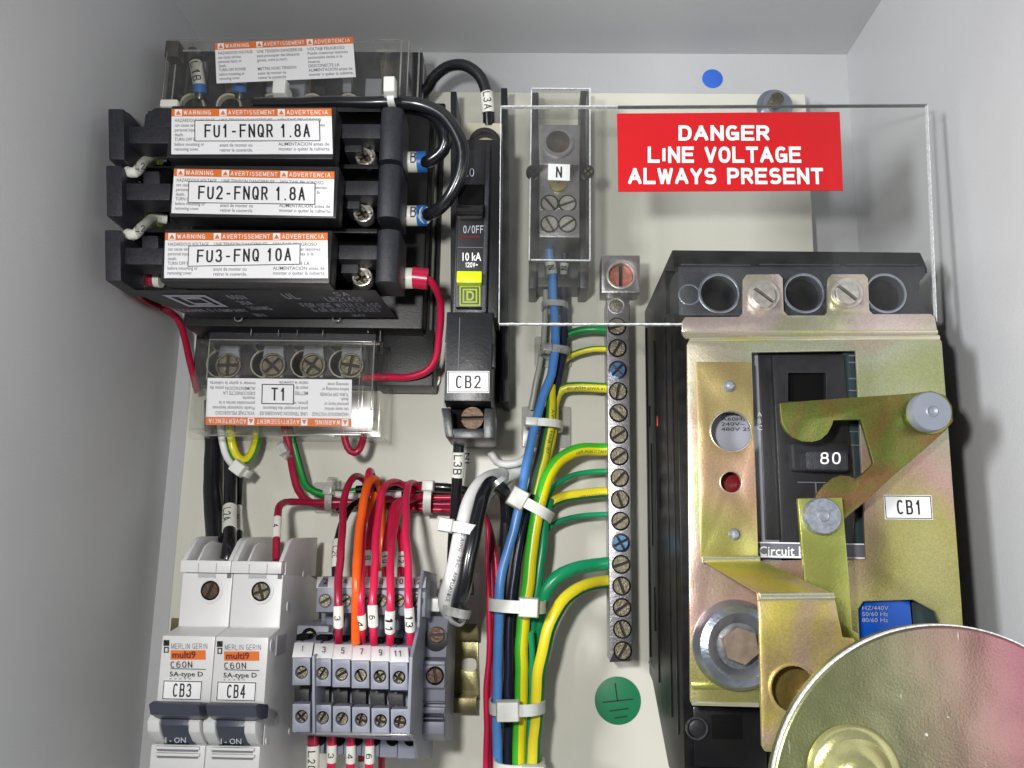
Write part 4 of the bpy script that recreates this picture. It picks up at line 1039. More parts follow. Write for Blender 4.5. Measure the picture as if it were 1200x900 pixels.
# T1 lower terminal board and cover
box('lower_board', (244, 372, 440, 440), 24, 2, M_BLKR, t, .6)
for x in (264, 316, 363, 408):
    ring('terminal_collar', x - 6, 426, 17, 15.6, 26, 24, CRM, t); prism('pocket', ('c', x - 7, 426, 15.4, 28), 24.4, 24.05, M_DARK, t)
    prism('terminal_tab', [(x - 6, 405), (x + 15, 405), (x + 18, 430), (x + 14, 442), (x - 8, 442), (x - 10, 430)], 27, 24.1, M_GREYP, t, .3)
    ring('clamp_ring', x + 3, 428, 15, 12.5, 29, 27, M_OLD, t); screw(x + 3, 428, 12, 30.4, M_OLD, t, random.uniform(0, 90), 2, 'cross', 'terminal_screw')
c = thing('clear_cover', 'clear terminal cover tagged T1 with its warning label upside down', 'cover', (340, 500, 24)); h = 44
box('front_pane', (226, 398, 440, 505), h, h - 1.2, M_COV, c, .4)
X0, X1, Z0, Z1 = ext((224, 398, 446, 506), h)
for nm, q in (('side_pane', (X0, X0 + .0012, -.0425, -.012, Z0, Z1)), ('side_pane', (X1 - .0012, X1, -.0425, -.012, Z0, Z1)), ('side_pane', (X1 - .0085, X1 - .0073, -.0425, -.012, Z0 + .01, Z1)), ('side_pane', (X0 + .006, X0 + .0072, -.0425, -.012, Z0, Z1)), ('end_pane', (X0 + .0013, X1 - .0013, -.0425, -.022, Z1 - .0012, Z1)), ('end_pane', (X0 + .0013, X1 - .0013, -.0425, -.012, Z0, Z0 + .0012))):
    bm = bmesh.new(); bbox(bm, *q); finish(bm, nm, M_COV, c, .15)
prism('corner_block', [rr(419, 479, 448, 514, 5)], 45.6, 42, M_COV, c, .6); prism('corner_block', [rr(220, 440, 243, 514, 5)], 45.5, 42, M_COV, c, .6)
prism('bottom_rail', [rr(238, 503, 424, 511, 2)], 45.6, 43, M_COV, c, .4)
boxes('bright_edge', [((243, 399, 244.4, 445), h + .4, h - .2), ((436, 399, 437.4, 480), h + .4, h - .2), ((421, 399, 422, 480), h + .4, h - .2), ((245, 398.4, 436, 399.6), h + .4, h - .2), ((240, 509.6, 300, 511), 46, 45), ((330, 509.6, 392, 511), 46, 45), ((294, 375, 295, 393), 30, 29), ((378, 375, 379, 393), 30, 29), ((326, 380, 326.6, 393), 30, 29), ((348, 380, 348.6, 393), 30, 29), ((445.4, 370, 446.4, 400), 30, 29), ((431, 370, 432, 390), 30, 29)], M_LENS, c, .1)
for x, y in ((279, 372), (394, 372)): ring('moulded_eye', x, y, 5, 4, 40, 39, M_LENS, c)
wl = warning_label((243.5, 443), (412.5, 445), (241, 498), h + .1, c, flip=True)
g = frame4((307, 450), (345, 450.5), (306.5, 473.5), h + .5)
q = g.quad('name_tag', 0, 0, 1, 1, .2, M_PAPER, wl, .1); g.outline('border', 0, 0, 1, 1, .03, .045, .24, M_INK, wl); g.text('T1', .30, .18, .70, .82, .24, M_INK, wl, 'tag')
# platform under the fuse blocks with printed underside
sheet('fuse_platform', [((150, 340, 84), (440, 340, 84), (464, 371, 42), (226, 371, 42))], 1.5, M_BLKR, TR, .3)
O = P(226, 371, 42); U = P(464, 371, 42) - O; V0 = P(150, 340, 84); V1 = P(440, 340, 84)
def pf(a, b, c, d, off=.0004):
    def fn(u, v):
        uu = a + (c - a) * u; vv = b + (d - b) * v
        L_ = P(226, 371, 42).lerp(V0, vv); R_ = P(464, 371, 42).lerp(V1, vv); q = L_.lerp(R_, uu)
        return q + Vector((0, -off, -off))
    return fn
Z_ = Vector((0, 0, 1)); X_ = Vector((1, 0, 0))
for s, r in (('SQUARE D COMPANY', (.02, .22, .33, .34)), ('600V\n30A\n10AWG', (.36, .3, .46, .85)), ('MAX', (.33, .02, .38, .16)), ('LR21455', (.76, .62, .92, .78)), ('FOR USE WITH CLASS', (.62, .40, .97, .56)), ('G OR MIDGET FUSES', (.64, .22, .95, .36)), ('MAX', (.80, .02, .86, .14)), ('UL', (.60, .72, .66, .92)), ('SA', (.82, .82, .88, .96))):
    text_on(s, O, X_, Z_, M_PINK, TR, 'med', fn=pf(*r))
for a, b, c2, d2, th in ((.10, .42, .28, .86, .02), (.15, .50, .24, .78, .013)):
    for q in ((a, b, c2, b + .07), (a, d2 - .07, c2, d2), (a, b + .07, a + th, d2 - .07), (c2 - th, b + .07, c2, d2 - .07)):
        fn = pf(*q); me = bpy.data.meshes.new('logo'); me.from_pydata([fn(0, 0), fn(1, 0), fn(1, 1), fn(0, 1)], [], [(0, 1, 2, 3)]); link('logo', me, M_PINK, TR, False)

def fuse_block(dy, dxs, label, tl, tr, bl, tagc, txt, sk, side):
    """dy: pixel shift down of the row, dxs: pixel shift of the arms"""
    t = thing('fuse_block', label, 'fuse block', (290, 160 + dy, 36), 'fuse blocks stacked at the upper left'); h = 93
    Y = lambda y: y + dy
    X = lambda x: x + dxs
    box('body', (tl[0] - 4, tl[1] - 4, tr[0] + 4, bl[1] + 5), h, 83, M_BLK, t, .8)
    box('spine', (tl[0] + 20, tl[1] + 6, tr[0] - 20, bl[1] - 14), 82.9, 36, M_BLK, t, .5)
    # left arm
    box('left_arm', (X(143), Y(148), X(202), Y(168)), 82, 70, M_BLKR, t, .6)
    prism('left_flange', [(X(126), Y(127)), (X(145), Y(127)), (X(146), Y(187)), (X(127), Y(187))], 86, 66, M_BLKR, t, .8)
    prism('left_gusset', [(X(145), Y(129)), (X(152), Y(133)), (X(167), Y(150)), (X(145), Y(150))], 70, 58, M_BLK, t, .4) if dy < 20 else None
    prism('left_gusset', [(X(168), Y(150)), (X(170), Y(134)), (X(182), Y(126)), (X(200), Y(126)), (X(200), Y(150))] if dy < 20 else [(X(170), Y(134)), (X(189), Y(134)), (X(190), Y(150)), (X(170), Y(150))], 78, 66, M_BLKR, t, .5)
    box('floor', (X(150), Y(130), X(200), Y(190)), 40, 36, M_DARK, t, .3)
    # right arm
    box('right_arm', (X(388), Y(145), X(446), Y(162)), 80, 68, M_BLKR, t, .6)
    box('right_lug', (X(404), Y(160), X(424), Y(178)), 74, 62, M_BLKR, t, .5)
    box('right_lug', (X(393), Y(161), X(403), Y(176)), 70, 60, M_BLK, t, .4)
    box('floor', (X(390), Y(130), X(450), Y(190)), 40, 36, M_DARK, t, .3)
    side_profile('top_lip', [(Y(126), 60), (Y(126), 72), (Y(131), 72), (Y(131), 60)], P(X(388), Y(130), 72).x, P(X(446), Y(130), 72).x, M_BLK, t, .3, 420)
    # half round barrel
    c = P(X(459), Y(160), 80); r = 13.5 * S(X(459), Y(160), 80); z1 = P(X(459), Y(130), 80).z; z0 = P(X(459), Y(191), 80).z
    bm = bmesh.new(); ra = []; rb = []
    for i in range(13):
        a = math.pi * i / 12; ra.append(bm.verts.new((c.x - r * math.cos(a), c.y - r * .8 * math.sin(a), z1))); rb.append(bm.verts.new((c.x - r * math.cos(a), c.y - r * .8 * math.sin(a), z0)))
    for sx in (1, -1): ra.append(bm.verts.new((c.x + r * sx, -.064, z1))); rb.append(bm.verts.new((c.x + r * sx, -.064, z0)))
    k = len(ra); bm.faces.new(ra); bm.faces.new(rb[::-1])
    for i in range(k): bm.faces.new((ra[i], rb[i], rb[(i + 1) % k], ra[(i + 1) % k]))
    finish(bm, 'barrel', M_BLKR, t, .3)
    # clip and screw
    root_h = 68
    ring('clip', X(428), Y(182), 12, 8, root_h + 2, root_h - 4, M_STEEL, t, 20, .6); screw(X(427), Y(184), 9, root_h + 2, M_OLD, t, 30, 5, 'cross', 'clamp_screw')
    prism('clip', [(X(424), Y(172)), (X(434), Y(175)), (X(438), Y(182)), (X(434), Y(184)), (X(430), Y(178))], root_h + 4, root_h, M_STEEL, t, .4)
    sheet('clip', [((X(417), Y(190), 66), (X(428), Y(188), 72), (X(436), Y(193), 70), (X(424), Y(195), 64))], .8, M_STEEL, t, .2)
    warning_label(tl, tr, bl, h + .1, t, tagbox=tagc, tagtext=txt)
    return t
fuse_block(0, 0, 'topmost of three black fuse blocks, tagged FU1-FNQR 1.8A', (201.5, 128), (388.5, 127.5), (201, 181), ((228.5, 141.5), (375, 141), (228.5, 166.5)), 'FU1-FNQR 1.8A', None, 0)
fuse_block(66.5, -2.5, 'middle one of three black fuse blocks, tagged FU2-FNQR 1.8A', (204.5, 198), (392, 201.5), (201, 250), ((221.5, 213), (370, 215), (220.5, 238.5)), 'FU2-FNQR 1.8A', None, 0)
fuse_block(142, -4, 'lowest of three black fuse blocks, tagged FU3-FNQ 10A', (194, 273), (384, 273), (192.5, 326), ((221.5, 288.5), (352.5, 286), (220.5, 313)), 'FU3-FNQ 10A', None, 0)
# ================================================================== terminal blocks
PT = 22.6
S6 = S(410, 787, 85); TP = PT * S6
ords = ['leftmost', 'second', 'third', 'fourth', 'fifth', 'rightmost']
NUM = ['1', '3', '5', '7', '9', '11']; NUM2 = ['2', '4', '6', '8', '10', '12']
for k in range(6):
    OFF = Vector((TP * k - (.0006 if k == 0 else 0), 0, -.0002 * k))
    t = thing('terminal_block', ords[k] + ' of six lavender grey double deck terminal blocks, marker ' + NUM[k], 'terminal block', (355, 790, 8), 'double deck terminal blocks')
    Xc = P(355, 787, 85).x; X0 = Xc - TP / 2 + .0001; X1 = Xc + TP / 2 - .0001
    side_profile('body', [(700, 10), (694, 50), (728, 46), (748, 58), (752, 72), (768, 78.5), (804, 78.5), (804, 66), (824, 66), (824, 78.5), (860, 78.5), (864, 58), (884, 58), (884, 10)], X0, X1, M_LAB, t, .2, 420)
    # upper deck faces with real screw holes
    for y0, y1, yc in ((771, 803, 788), (825, 858, 840)):
        prism('screw_face', [[(344.8, y0), (365.4, y0), (365.2, y1), (344.4, y1)], ('c', 355.2, yc, 7.4, 22)], 85, 78.7, M_LAB, t, .25)
        screw(355.2, yc, 7.2, 82, M_OLD, t, random.choice([30, 60, 45, 120, 80]), 2.4, 'slot' if random.random() < .6 else 'cross')
    sheet('marker', [((344.2, 770.5, 85.3), (366.8, 770.5, 85.3), (369.4, 753, 76.5), (347.2, 753, 76.5))], .5, M_PAPER, t, .05)
    text_on(NUM[k], P(355 if len(NUM[k]) == 1 else 351, 765, 83), P(359 if NUM[k] != '1' else 356.5, 765, 83) - P(355 if len(NUM[k]) == 1 else 351, 765, 83), P(356, 758, 79.5) - P(355, 765, 83), M_INK, t, 'med', off=.5)
    prism('wire_mouth', ('c', 356, 812, 8, 16), 66.4, 66.1, M_DARK, t)
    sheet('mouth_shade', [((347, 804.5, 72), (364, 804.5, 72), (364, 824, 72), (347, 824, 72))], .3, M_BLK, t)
    box('latch', (349, 824, 353, 826), 79, 72, M_LABD, t, .1)
    box('entry_slot', (349, 744, 363, 751), 69, 62, M_DARK, t, .1)
    # lower deck, upper row
    o9 = 9.5 * S(373, 704, 68); OFF = OFF + Vector((o9, 0, 0))
    OFF = OFF
    side_profile('rear_deck', [(676, 30), (676, 60), (689, 68), (718, 68), (720, 50), (735, 50), (735, 30)], X0 + o9, X1 + o9, M_LAB, t, .2, 420)
    cx = proj(Vector((Xc + o9, -.068, 0)) - Vector((0, 0, 0)))[0]
    OFF0 = OFF; OFF = Vector((0, 0, 0))
    px = (lambda X: 600 + 0)(0)
    # pixel column of this deck at y 704
    lo, hi = 300, 560
    for _ in range(30):
        mid = (lo + hi) / 2
        if P(mid, 704, 68.5).x < Xc + o9: lo = mid
        else: hi = mid
    cx = lo
    ring('screw_rim', cx, 704, 8.2, 7.2, 68.5, 68, M_LABD, t, 20); screw(cx, 704, 7, 68.8, M_OLD, t, random.choice([30, 60, 110]), .7)
    sheet('marker', [((cx - 10.3, 689, 68.4), (cx + 10.3, 689, 68.4), (cx + 11.6, 676, 60.4), (cx - 8.8, 676, 60.4))], .4, M_PAPER, t, .05)
    wd = 4.5 if len(NUM2[k]) == 1 else 9
    text_on(NUM2[k], P(cx + .5 - wd / 2, 686, 66.8), P(cx + wd / 2, 686, 66.8) - P(cx - wd / 2, 686, 66.8), P(cx + .6, 679.5, 62.8) - P(cx, 686, 66.8), M_INK, t, 'med', off=.5)
    OFF = Vector((0, 0, 0))
    # lower wire mouths
    for xx in (355,):
        lo, hi = 300, 560
        for _ in range(30):
            mid = (lo + hi) / 2
            if P(mid, 868, 58).x < Xc: lo = mid
            else: hi = mid
        cyl('wire_mouth', lo + 4, 867, 7.2, 58.5, 57, M_DARK, t)
t = thing('partition_plate', 'thin grey partition plate between the first and second terminal blocks', 'plate', (366, 820, 20))
prism('plate', [(365.6, 768), (368.6, 768), (369, 860), (366, 860)], 87.5, 20, M_LAB, t, .2)
t = thing('end_plate', 'flat grey end plate closing the right side of the terminal blocks', 'plate', (480, 800, 10))
Xe = P(480.5, 787, 85).x
side_profile('plate', [(672, 20), (668, 64), (690, 71), (735, 72), (752, 80), (770, 88), (862, 88), (868, 70), (888, 62), (888, 12)], Xe, Xe + .0011, M_LAB, t, .15, 480)
t = thing('clear_strip', 'clear plastic edge strip under the lower row of terminal screws', 'strip', (420, 861, 80))
prism('strip', [(370, 858.5), (482, 860.5), (484, 863), (370, 861)], 87, 84, M_LENS, t, .2)
# end stop
t = thing('end_stop', 'grey end stop clamped on the rail right of the terminal blocks', 'end stop', (510, 800, 10))
Xa, Xb = P(495, 800, 52).x, P(522, 800, 52).x
side_profile('body', [(724, 10), (722, 48), (742, 52), (770, 52), (772, 50), (775, 56), (806, 56), (808, 52), (822, 52), (823, 49), (828, 49), (829, 52), (836, 52), (838, 48), (844, 48), (846, 52), (860, 52), (868, 46), (866, 10)], Xa, Xb, M_LAB, t, .5, 510)
cyl('screw_well', 511, 749, 14, 52.6, 51, M_BLK, t); screw(512, 744, 9, 53.6, M_BROWN, t, 5, 1, 'slot')
ring('screw_rim', 509.5, 792, 10.5, 9, 57, 55.8, M_DARK, t); screw(510, 792, 8.8, 57.2, M_BROWN, t, 100, 1.4, 'slot')
boxes('rib', [((496, 778.5, 521, 780), 56.6, 55.5), ((495.5, 822.5, 520.5, 824), 52.6, 51.5), ((495, 841, 519.5, 843), 52.4, 47.5)], M_LABD, t, .1)
t = thing('end_stop', 'grey end stop at the left of the terminal blocks, mostly behind them', 'end stop', (350, 760, 10))
box('body', (347, 733, 385, 762), 56, 12, M_LAB, t, .8); cyl('screw_well', 362, 745, 9, 56.4, 55, M_DARK, t); screw(363, 746, 6.5, 57, M_OLD, t, 40, 1.2)
box('clip', (371, 741, 390, 745), 57.5, 55, M_LABD, t, .3)
box('side_tab', (340, 778, 346, 860), 40, 12, M_LABD, t, .5)

# ================================================================== wires
W = wire
G1 = 'wires crossing to the earth bar'; G2 = 'red wires looping into the terminal blocks'; G3 = 'trunk of wires beside the earth bar'
# heavy black leads at the top
a = W('black cable from the middle fuse block curving over into the clear covered terminals', [(492, 252, 62), (506, 250, 66), (526, 232, 72), (540, 200, 76), (541, 170, 78), (522, 138, 78), (490, 122, 76), (450, 119, 74), (400, 120, 70), (350, 121, 66), (300, 122, 60)], 15.5, M_WBLK, 'cable')
sleeve(a, (468, 254), (491, 252), 'B', M_SLV, extra=1.35); 
b = W('black cable from the top fuse block curving over inside the wider loop', [(490, 190, 64), (502, 189, 67), (520, 176, 70), (524, 158, 72), (515, 140, 70), (494, 129, 66), (460, 126, 62), (420, 127, 58)], 15, M_WBLK, 'cable')
def loose_sleeve(name, pts, wpx, m, parent, lab=None):
    me, _ = tube_mesh(name, [P(*p) for p in pts], wpx / 2 * S(*pts[0]), 20); return link(name, me, m, parent, True)
def lead_sleeves(wo, y, h, txt, bandm, slope=0):
    pts = [P(466, y + slope, h), P(491, y, h)]
    rad = 12 * S(480, y, h)
    me, fr_ = tube_mesh('marker_sleeve', pts, rad, 24); link('marker_sleeve', me, M_SLV, wo, True)
    me, _ = tube_mesh('colour_band', [P(489, y, h), P(500, y - .6, h)], rad * 1.03, 24); link('colour_band', me, bandm, wo, True)
    A = pts[0]; vec = pts[1] - pts[0]
    def fn(u, v):
        c = A + vec * (.36 + .56 * u); ang = (v - .45) * 1.15
        return c + Vector((0, -math.cos(ang), math.sin(ang))) * (rad + .0001)
    text_on(txt, A, vec, Vector((0, 0, .001)), M_INK, wo, 'med', fn=fn)
lead_sleeves(a, 253, 62, '1B', M_BLUEP); lead_sleeves(b, 190, 64, '1B', M_BLUEP)
r = W('crimson wire from the lowest fuse block dropping beside the transformer', [(493, 326, 62), (503, 328, 60), (512, 340, 54), (516, 362, 44), (515, 395, 34), (512, 420, 30), (500, 435, 28), (478, 441, 26), (446, 442, 24), (425, 442, 22)], 8.6, M_WRED)
me, _ = tube_mesh('marker_sleeve', [P(466, 326, 62), P(484, 326, 62)], 12.3 * S(480, 326, 62), 24); link('marker_sleeve', me, M_SLV, r, True)
me, _ = tube_mesh('colour_band', [P(483, 325, 62), P(501, 327, 61.5)], 12.6 * S(480, 326, 62), 24); link('colour_band', me, M_WRED, r, True)
text('3', (469, 319, 474, 331), 67.6, M_INK, r, .01)
W('black cable marked L3A arching from behind the clear cover to the narrow breaker', [(470, 118, 20), (497, 108, 24), (507, 92, 28), (523, 79, 32), (543, 76, 36), (560, 86, 38), (569, 103, 38), (572, 125, 38), (573, 148, 36)], 13.5, M_WBLK, 'cable')
o = [x for x in WP][-1]; sleeve(o, (570, 111), (572, 136), 'L3A', extra=1.12)
# sleeved leads at the left arms
for y, lab, m1, m2 in ((183, 'sleeved lead tucked under the left arm of the topmost fuse block', (172, 176), M_GY3), (256, 'sleeved lead tucked under the left arm of the middle fuse block', (0, 0), M_GY3)):
    o = W(lab, [(195, y + 1, 56), (180, y, 60), (168, y + 9, 74), (158, y + 19, 82), (150, y + 18, 80)], 12, M_SLV, 'lead', group='sleeved leads at the left ends of the fuse blocks')
    me, _ = tube_mesh('colour_band', [P(176, y - 1, 56), P(188, y - 1, 56)], 11 * S(180, y, 56), 20); link('colour_band', me, mat('olive_band', (128, 150, 56), .4), o, True)
    me, _ = tube_mesh('marker_sleeve', [P(168, y + 1, 55), P(177, y - 1, 56)], 11.6 * S(180, y, 56), 20); link('marker_sleeve', me, M_SLV, o, True)
    text('L2', (159, y + 8, 170, y + 16), 87, M_INK, o, 'med', rot=0)
o = W('crimson lead from under the lowest left fuse arm down behind the T1 cover', [(190, 325, 54), (178, 326, 54), (166, 330, 50), (160, 337, 46), (165, 350, 30), (190, 362, 14), (206, 372, 12), (216, 395, 12), (224, 430, 14), (232, 460, 14)], 8, M_WREDD, 'lead')
for q0, q1, m_ in (((158, 325), (171, 326), M_SLV), ((171, 324), (183, 326), M_WREDD), ((183, 326), (190, 327), M_SLV)):
    me, _ = tube_mesh('sleeve', [P(*q0, 56), P(*q1, 56)], 10.5 * S(170, 325, 56), 20); link('sleeve', me, m_, o, True)
# left verticals
W('left of two thick black cables dropping from T1 to the CB3 breaker', [(250, 470, 10), (251, 512, 12), (250, 560, 16), (251, 610, 28), (254, 640, 38)], 22, M_WBLK, 'cable')
o = W('right of two thick black cables dropping from T1, marked L2A', [(268, 480, 14), (270, 540, 18), (270, 590, 26), (268, 640, 44), (266, 655, 46)], 15, M_WBLK, 'cable'); sleeve(o, (270, 595), (269, 624), 'L2A', extra=1.1)
o = W('thin black cable marked with a white sleeve right beside the L2A cable', [(281, 545, 10), (281, 590, 14), (279, 640, 30)], 9, M_WBLK, 'cable'); sleeve(o, (281, 596), (280, 623), '2A', extra=1.1)
W('white wire curling out under the left corner of the T1 cover', [(258, 498, 26), (261, 520, 26), (266, 536, 24), (277, 549, 20), (286, 556, 16)], 8, M_WWHT)
W('green and yellow wire curling under the T1 cover', [(268, 500, 24), (272, 524, 24), (279, 538, 22), (288, 540, 20), (296, 530, 18), (301, 514, 16), (303, 500, 14)], 11, M_GY3)
W('crimson loop hanging under the right of the T1 cover', [(401, 490, 30), (403, 510, 30), (407, 524, 30), (414, 530, 30), (421, 526, 30), (426, 513, 28), (427, 495, 26)], 8.5, M_WREDD)
W('crimson wire dropping from the middle of the T1 cover into the cross bundle', [(333, 498, 26), (338, 522, 24), (343, 550, 20), (350, 575, 17), (362, 588, 14), (385, 592, 12), (430, 592, 12), (480, 594, 12), (530, 598, 14)], 9, M_WREDD)
W('green wire with a yellow stripe dropping beside the crimson one into the cross bundle', [(338, 500, 22), (347, 530, 20), (354, 556, 18), (362, 572, 16), (380, 580, 14), (400, 578, 12), (430, 574, 10)], 9, M_GY4)
tie('white nylon tie under the left corner of the T1 cover', 284, 550, 35, 24, 9, 22, 5, 0, (17, 16))
tie('clear nylon tie under the middle of the T1 cover', 334, 528, 60, 22, 8, 26, 4, 0, (14, 12), M_CLEARN)
o = W('crimson wire marked 4 dropping into the CB4 breaker', [(324, 656, 52), (324, 630, 48), (325, 606, 42), (327, 593, 36), (335, 587, 28), (350, 588, 22), (380, 590, 16), (430, 588, 14), (470, 582, 14)], 8.5, M_WREDD); sleeve(o, (324, 609), (324, 629), '4', extra=1.15)
# cross bundle to the right
W('black wire on top of the cross bundle', [(418, 574, 16), (450, 571, 18), (490, 570, 18), (530, 572, 18), (556, 578, 14)], 10, M_WBLK)
W('black and white wire low in the cross bundle', [(396, 600, 12), (420, 584, 12), (450, 580, 12), (480, 580, 12), (530, 582, 10)], 9, M_WBLK)
W('white wire inside the cross bundle', [(380, 576, 12), (410, 582, 18), (440, 582, 20), (470, 579, 18)], 8, M_WWHT)
for i, (dy, c) in enumerate(((0, 'uppermost'), (7, 'middle'), (14, 'lowest'))):
    W(c + ' crimson wire of the trio turning down right of the cable loop', [(470, 583 + dy * .8, 14 + 2 * (i % 2)), (500, 583 + dy, 14), (540, 584 + dy, 14), (560, 590 + dy * .8, 15), (572, 615, 16 + 3 * i), (579 - 4 * i, 650, 18 + 2 * i), (581 - i * 4, 720, 18 + 2 * i), (579 - i * 4, 800, 18 + 2 * i), (577 - i * 4, 905, 18 + 2 * i)], 6.5, M_WRED if i != 1 else M_WREDD, group='crimson trio running down to the bottom edge')
# back row wires (into the rear deck)
BK = 'wires into the rear deck of the terminals'
o = W('black wire marked L2C entering the rear deck at its left end', [(394, 690, 50), (393, 665, 48), (394, 640, 44), (400, 615, 36), (412, 594, 28), (432, 584, 20), (452, 582, 16)], 9, M_WBLK); sleeve(o, (393, 637), (394, 662), 'L2C', extra=1.15)
for lab, m, x, xt, tx, g in (('crimson wire with an 8 sleeve', M_WRED, 432, 436, '8', 0), ('crimson wire with a half hidden sleeve between the other two', M_WRED, 452, 457, '10', 0), ('rightmost crimson wire', M_WRED, 470, 465, '12', 1)):
    o = W(lab + ', behind the front loops', [(x, 690, 50), (x, 665, 49), (x + 1, 640, 44), (xt, 610, 36), (xt + 6, 590, 26), (xt + 24, 583, 18)], 9, m); sleeve(o, (x, 646), (x, 667), tx, extra=1.15)
o = W('orange rear wire behind the front orange one', [(416, 690, 50), (417, 650, 48), (426, 610, 44), (440, 578, 38)], 7, M_WORG, group=None); sleeve(o, (416, 646), (416, 664), '', extra=1.15)
# front loops
o = W('crimson wire marked 3 looping into the leftmost front terminal', [(397, 754, 72), (397, 725, 78), (398, 690, 78), (400, 640, 68), (402, 595, 52), (406, 572, 46), (414, 558, 38), (424, 559, 28), (432, 572, 18)], 8.6, M_WREDD, group=G2); sleeve(o, (397, 712), (397, 734), '3', extra=1.25)
o = W('crimson wire marked 4 looping beside the orange one', [(424, 754, 70), (424, 735, 76), (424, 690, 78), (425, 640, 64), (427, 595, 50), (430, 565, 45), (433, 552, 38), (436, 560, 30), (434, 580, 20)], 9, M_WRED, group=G2); sleeve(o, (424.5, 716), (424, 737), '4', extra=1.25)
o = W('bright orange wire looping into the second front terminal', [(417, 754, 76), (417, 720, 78), (418, 670, 78), (421, 620, 64), (425, 585, 56), (431, 566, 48), (439, 561, 40), (445, 570, 32), (447, 600, 28), (447, 635, 30), (445, 668, 28)], 9.6, M_WORG, group=None)
o = W('crimson wire marked 6 looping into the third front terminal', [(438, 754, 72), (437, 725, 78), (437, 690, 78), (440, 650, 70), (444, 605, 54), (448, 578, 46), (456, 566, 36), (468, 566, 26), (485, 576, 18)], 8.6, M_WRED, group=G2); sleeve(o, (438, 712), (438, 734), '6', extra=1.25)
o = W('crimson wire marked 11 looping into the fourth front terminal', [(457, 754, 72), (457, 725, 78), (457, 690, 78), (457, 655, 68), (461, 620, 50), (468, 598, 38), (478, 586, 26), (494, 582, 18)], 8.4, M_WRED, group=G2); sleeve(o, (457, 716), (457, 738), '11', extra=1.28, size=.8)
o = W('crimson wire marked 13 looping into the rightmost front terminal', [(481, 754, 72), (481, 730, 76), (480, 700, 78), (478, 650, 70), (476, 605, 54), (476, 578, 42), (481, 566, 30), (492, 570, 20), (505, 582, 16)], 8.4, M_WRED, group=G2); sleeve(o, (481, 716), (481, 738), '13', extra=1.28, size=.8)
tie('narrow clear nylon tie round the cross bundle left of the loops', 389, 580, 92, 42, 8, 14, 7, -.2, (12, 12), M_CLEARN)
tie('white nylon tie round the cross bundle right of the loops', 503, 583, 92, 40, 9, 16, 8, -.6, (14, 15))
# lower wires
LW = 'wires leaving the lower row of the terminals'
for x, tx, m, wd, lab in ((367, 'L2C', M_BROWN, 13, 'cable marked L2C leaving below the first terminal'), (389, '3', M_WRED, 10, 'crimson wire marked 3 leaving below the second terminal'), (411, '4', M_WRED, 10, 'crimson wire marked 4 leaving below the third terminal'), (433.5, '6', M_WRED, 10, 'crimson wire marked 6 leaving below the fourth terminal')):
    o = W(lab, [(x, 862, 60), (x, 885, 60), (x - 1, 910, 58), (x - 2, 940, 54)], wd, M_WREDD if tx == 'L2C' else m, group=LW)
    sleeve(o, (x, 870), (x - 1, 894 if len(tx) == 1 else 905), tx, extra=1.15)
for x, tx in ((424, '8'), (447, '')):
    o = W('crimson wire further back ' + ('marked 8' if tx else 'without a marker') + ' below the terminals', [(x, 874, 40), (x, 900, 38), (x, 930, 36)], 8, M_WREDD)
    if tx: sleeve(o, (x, 888), (x, 908), '8', extra=1.12)
# L3B
o = W('black cable marked L3B leaving the bottom of the narrow breaker', [(538, 506, 40), (537, 530, 38), (535, 560, 36), (533, 600, 32), (531, 640, 28), (530, 660, 24)], 13, M_WBLK, 'cable'); sleeve(o, (537, 531), (536, 558), 'L3B', extra=1.18, size=.7)
text('N1', (545, 531, 550, 543), .3, M_INK, o, .01, rot=90)
# black and white loop
o = W('white cable strapped to the black one in a long loop', [(588, 556, 22), (572, 561, 36), (556, 578, 46), (545, 610, 54), (535, 650, 58), (526, 685, 58), (522, 706, 54), (527, 720, 46), (538, 726, 36)], 18, M_WWHT, 'cable')
o2 = W('black cable strapped to the white one in a long loop', [(592, 640, 16), (594, 605, 20), (590, 578, 28), (578, 566, 42), (568, 578, 52), (562, 600, 56), (554, 640, 60), (545, 680, 60), (538, 706, 56), (535, 716, 50), (538, 722, 40)], 18, M_WBLK, 'cable')
W('thin black cable dropping behind the cable loop into the trunk', [(590, 575, 20), (594, 600, 20), (592, 650, 18), (587, 720, 16), (584, 800, 15), (583, 905, 15)], 12, M_WBLK, 'cable')
W('white ribbed cable crossing under the blue wire', [(575, 530, 18), (582, 541, 18), (596, 544, 20), (612, 540, 20), (622, 528, 16)], 9, M_WWHT, 'cable')
W('white cable slanting down to the cable loop', [(616, 548, 12), (600, 556, 16), (580, 572, 20), (560, 596, 22), (550, 630, 20)], 15, M_WWHT, 'cable')
tie('clear nylon ring round the top bend of the black cable loop', 584, 567, -40, 28, 6, 40, 8, None, m=M_CLEARN)
tie('white nylon tie round the middle of the cable loop', 542, 619, 9, 50, 12, 54, 8, -.72, (18, 17))
tie('white nylon tie at the lower end of the cable loop', 520, 708, 4, 34, 12, 42, 8, -.6, (20, 17))
tie('clear nylon ring round the bottom bend of the cable loop', 535, 716, 12, 34, 10, 52, 9, None, m=M_CLEARN)
def print_on(wo, txt, a, b, size, ink):
    path, fr, rad = WP[wo]; i, j = sorted((near_i(path, *a), near_i(path, *b))); A, B = path[i], path[j]; 
    def fn(u, v):
        q = i + (j - i) * u; k = min(int(q), j - 1); p = path[k].lerp(path[k + 1], q - k); t, nr, bi = fr[k]
        sg = 1 if bi.x > 0 else -1
        ang = -.45 + (v - .5) * size * sg
        return p + (nr * math.cos(ang) + bi * math.sin(ang)) * (rad + .00012)
    text_on(txt, A, B - A, Vector((0, 0, .001)), ink, wo, .0, fn=fn, name='cable_print')
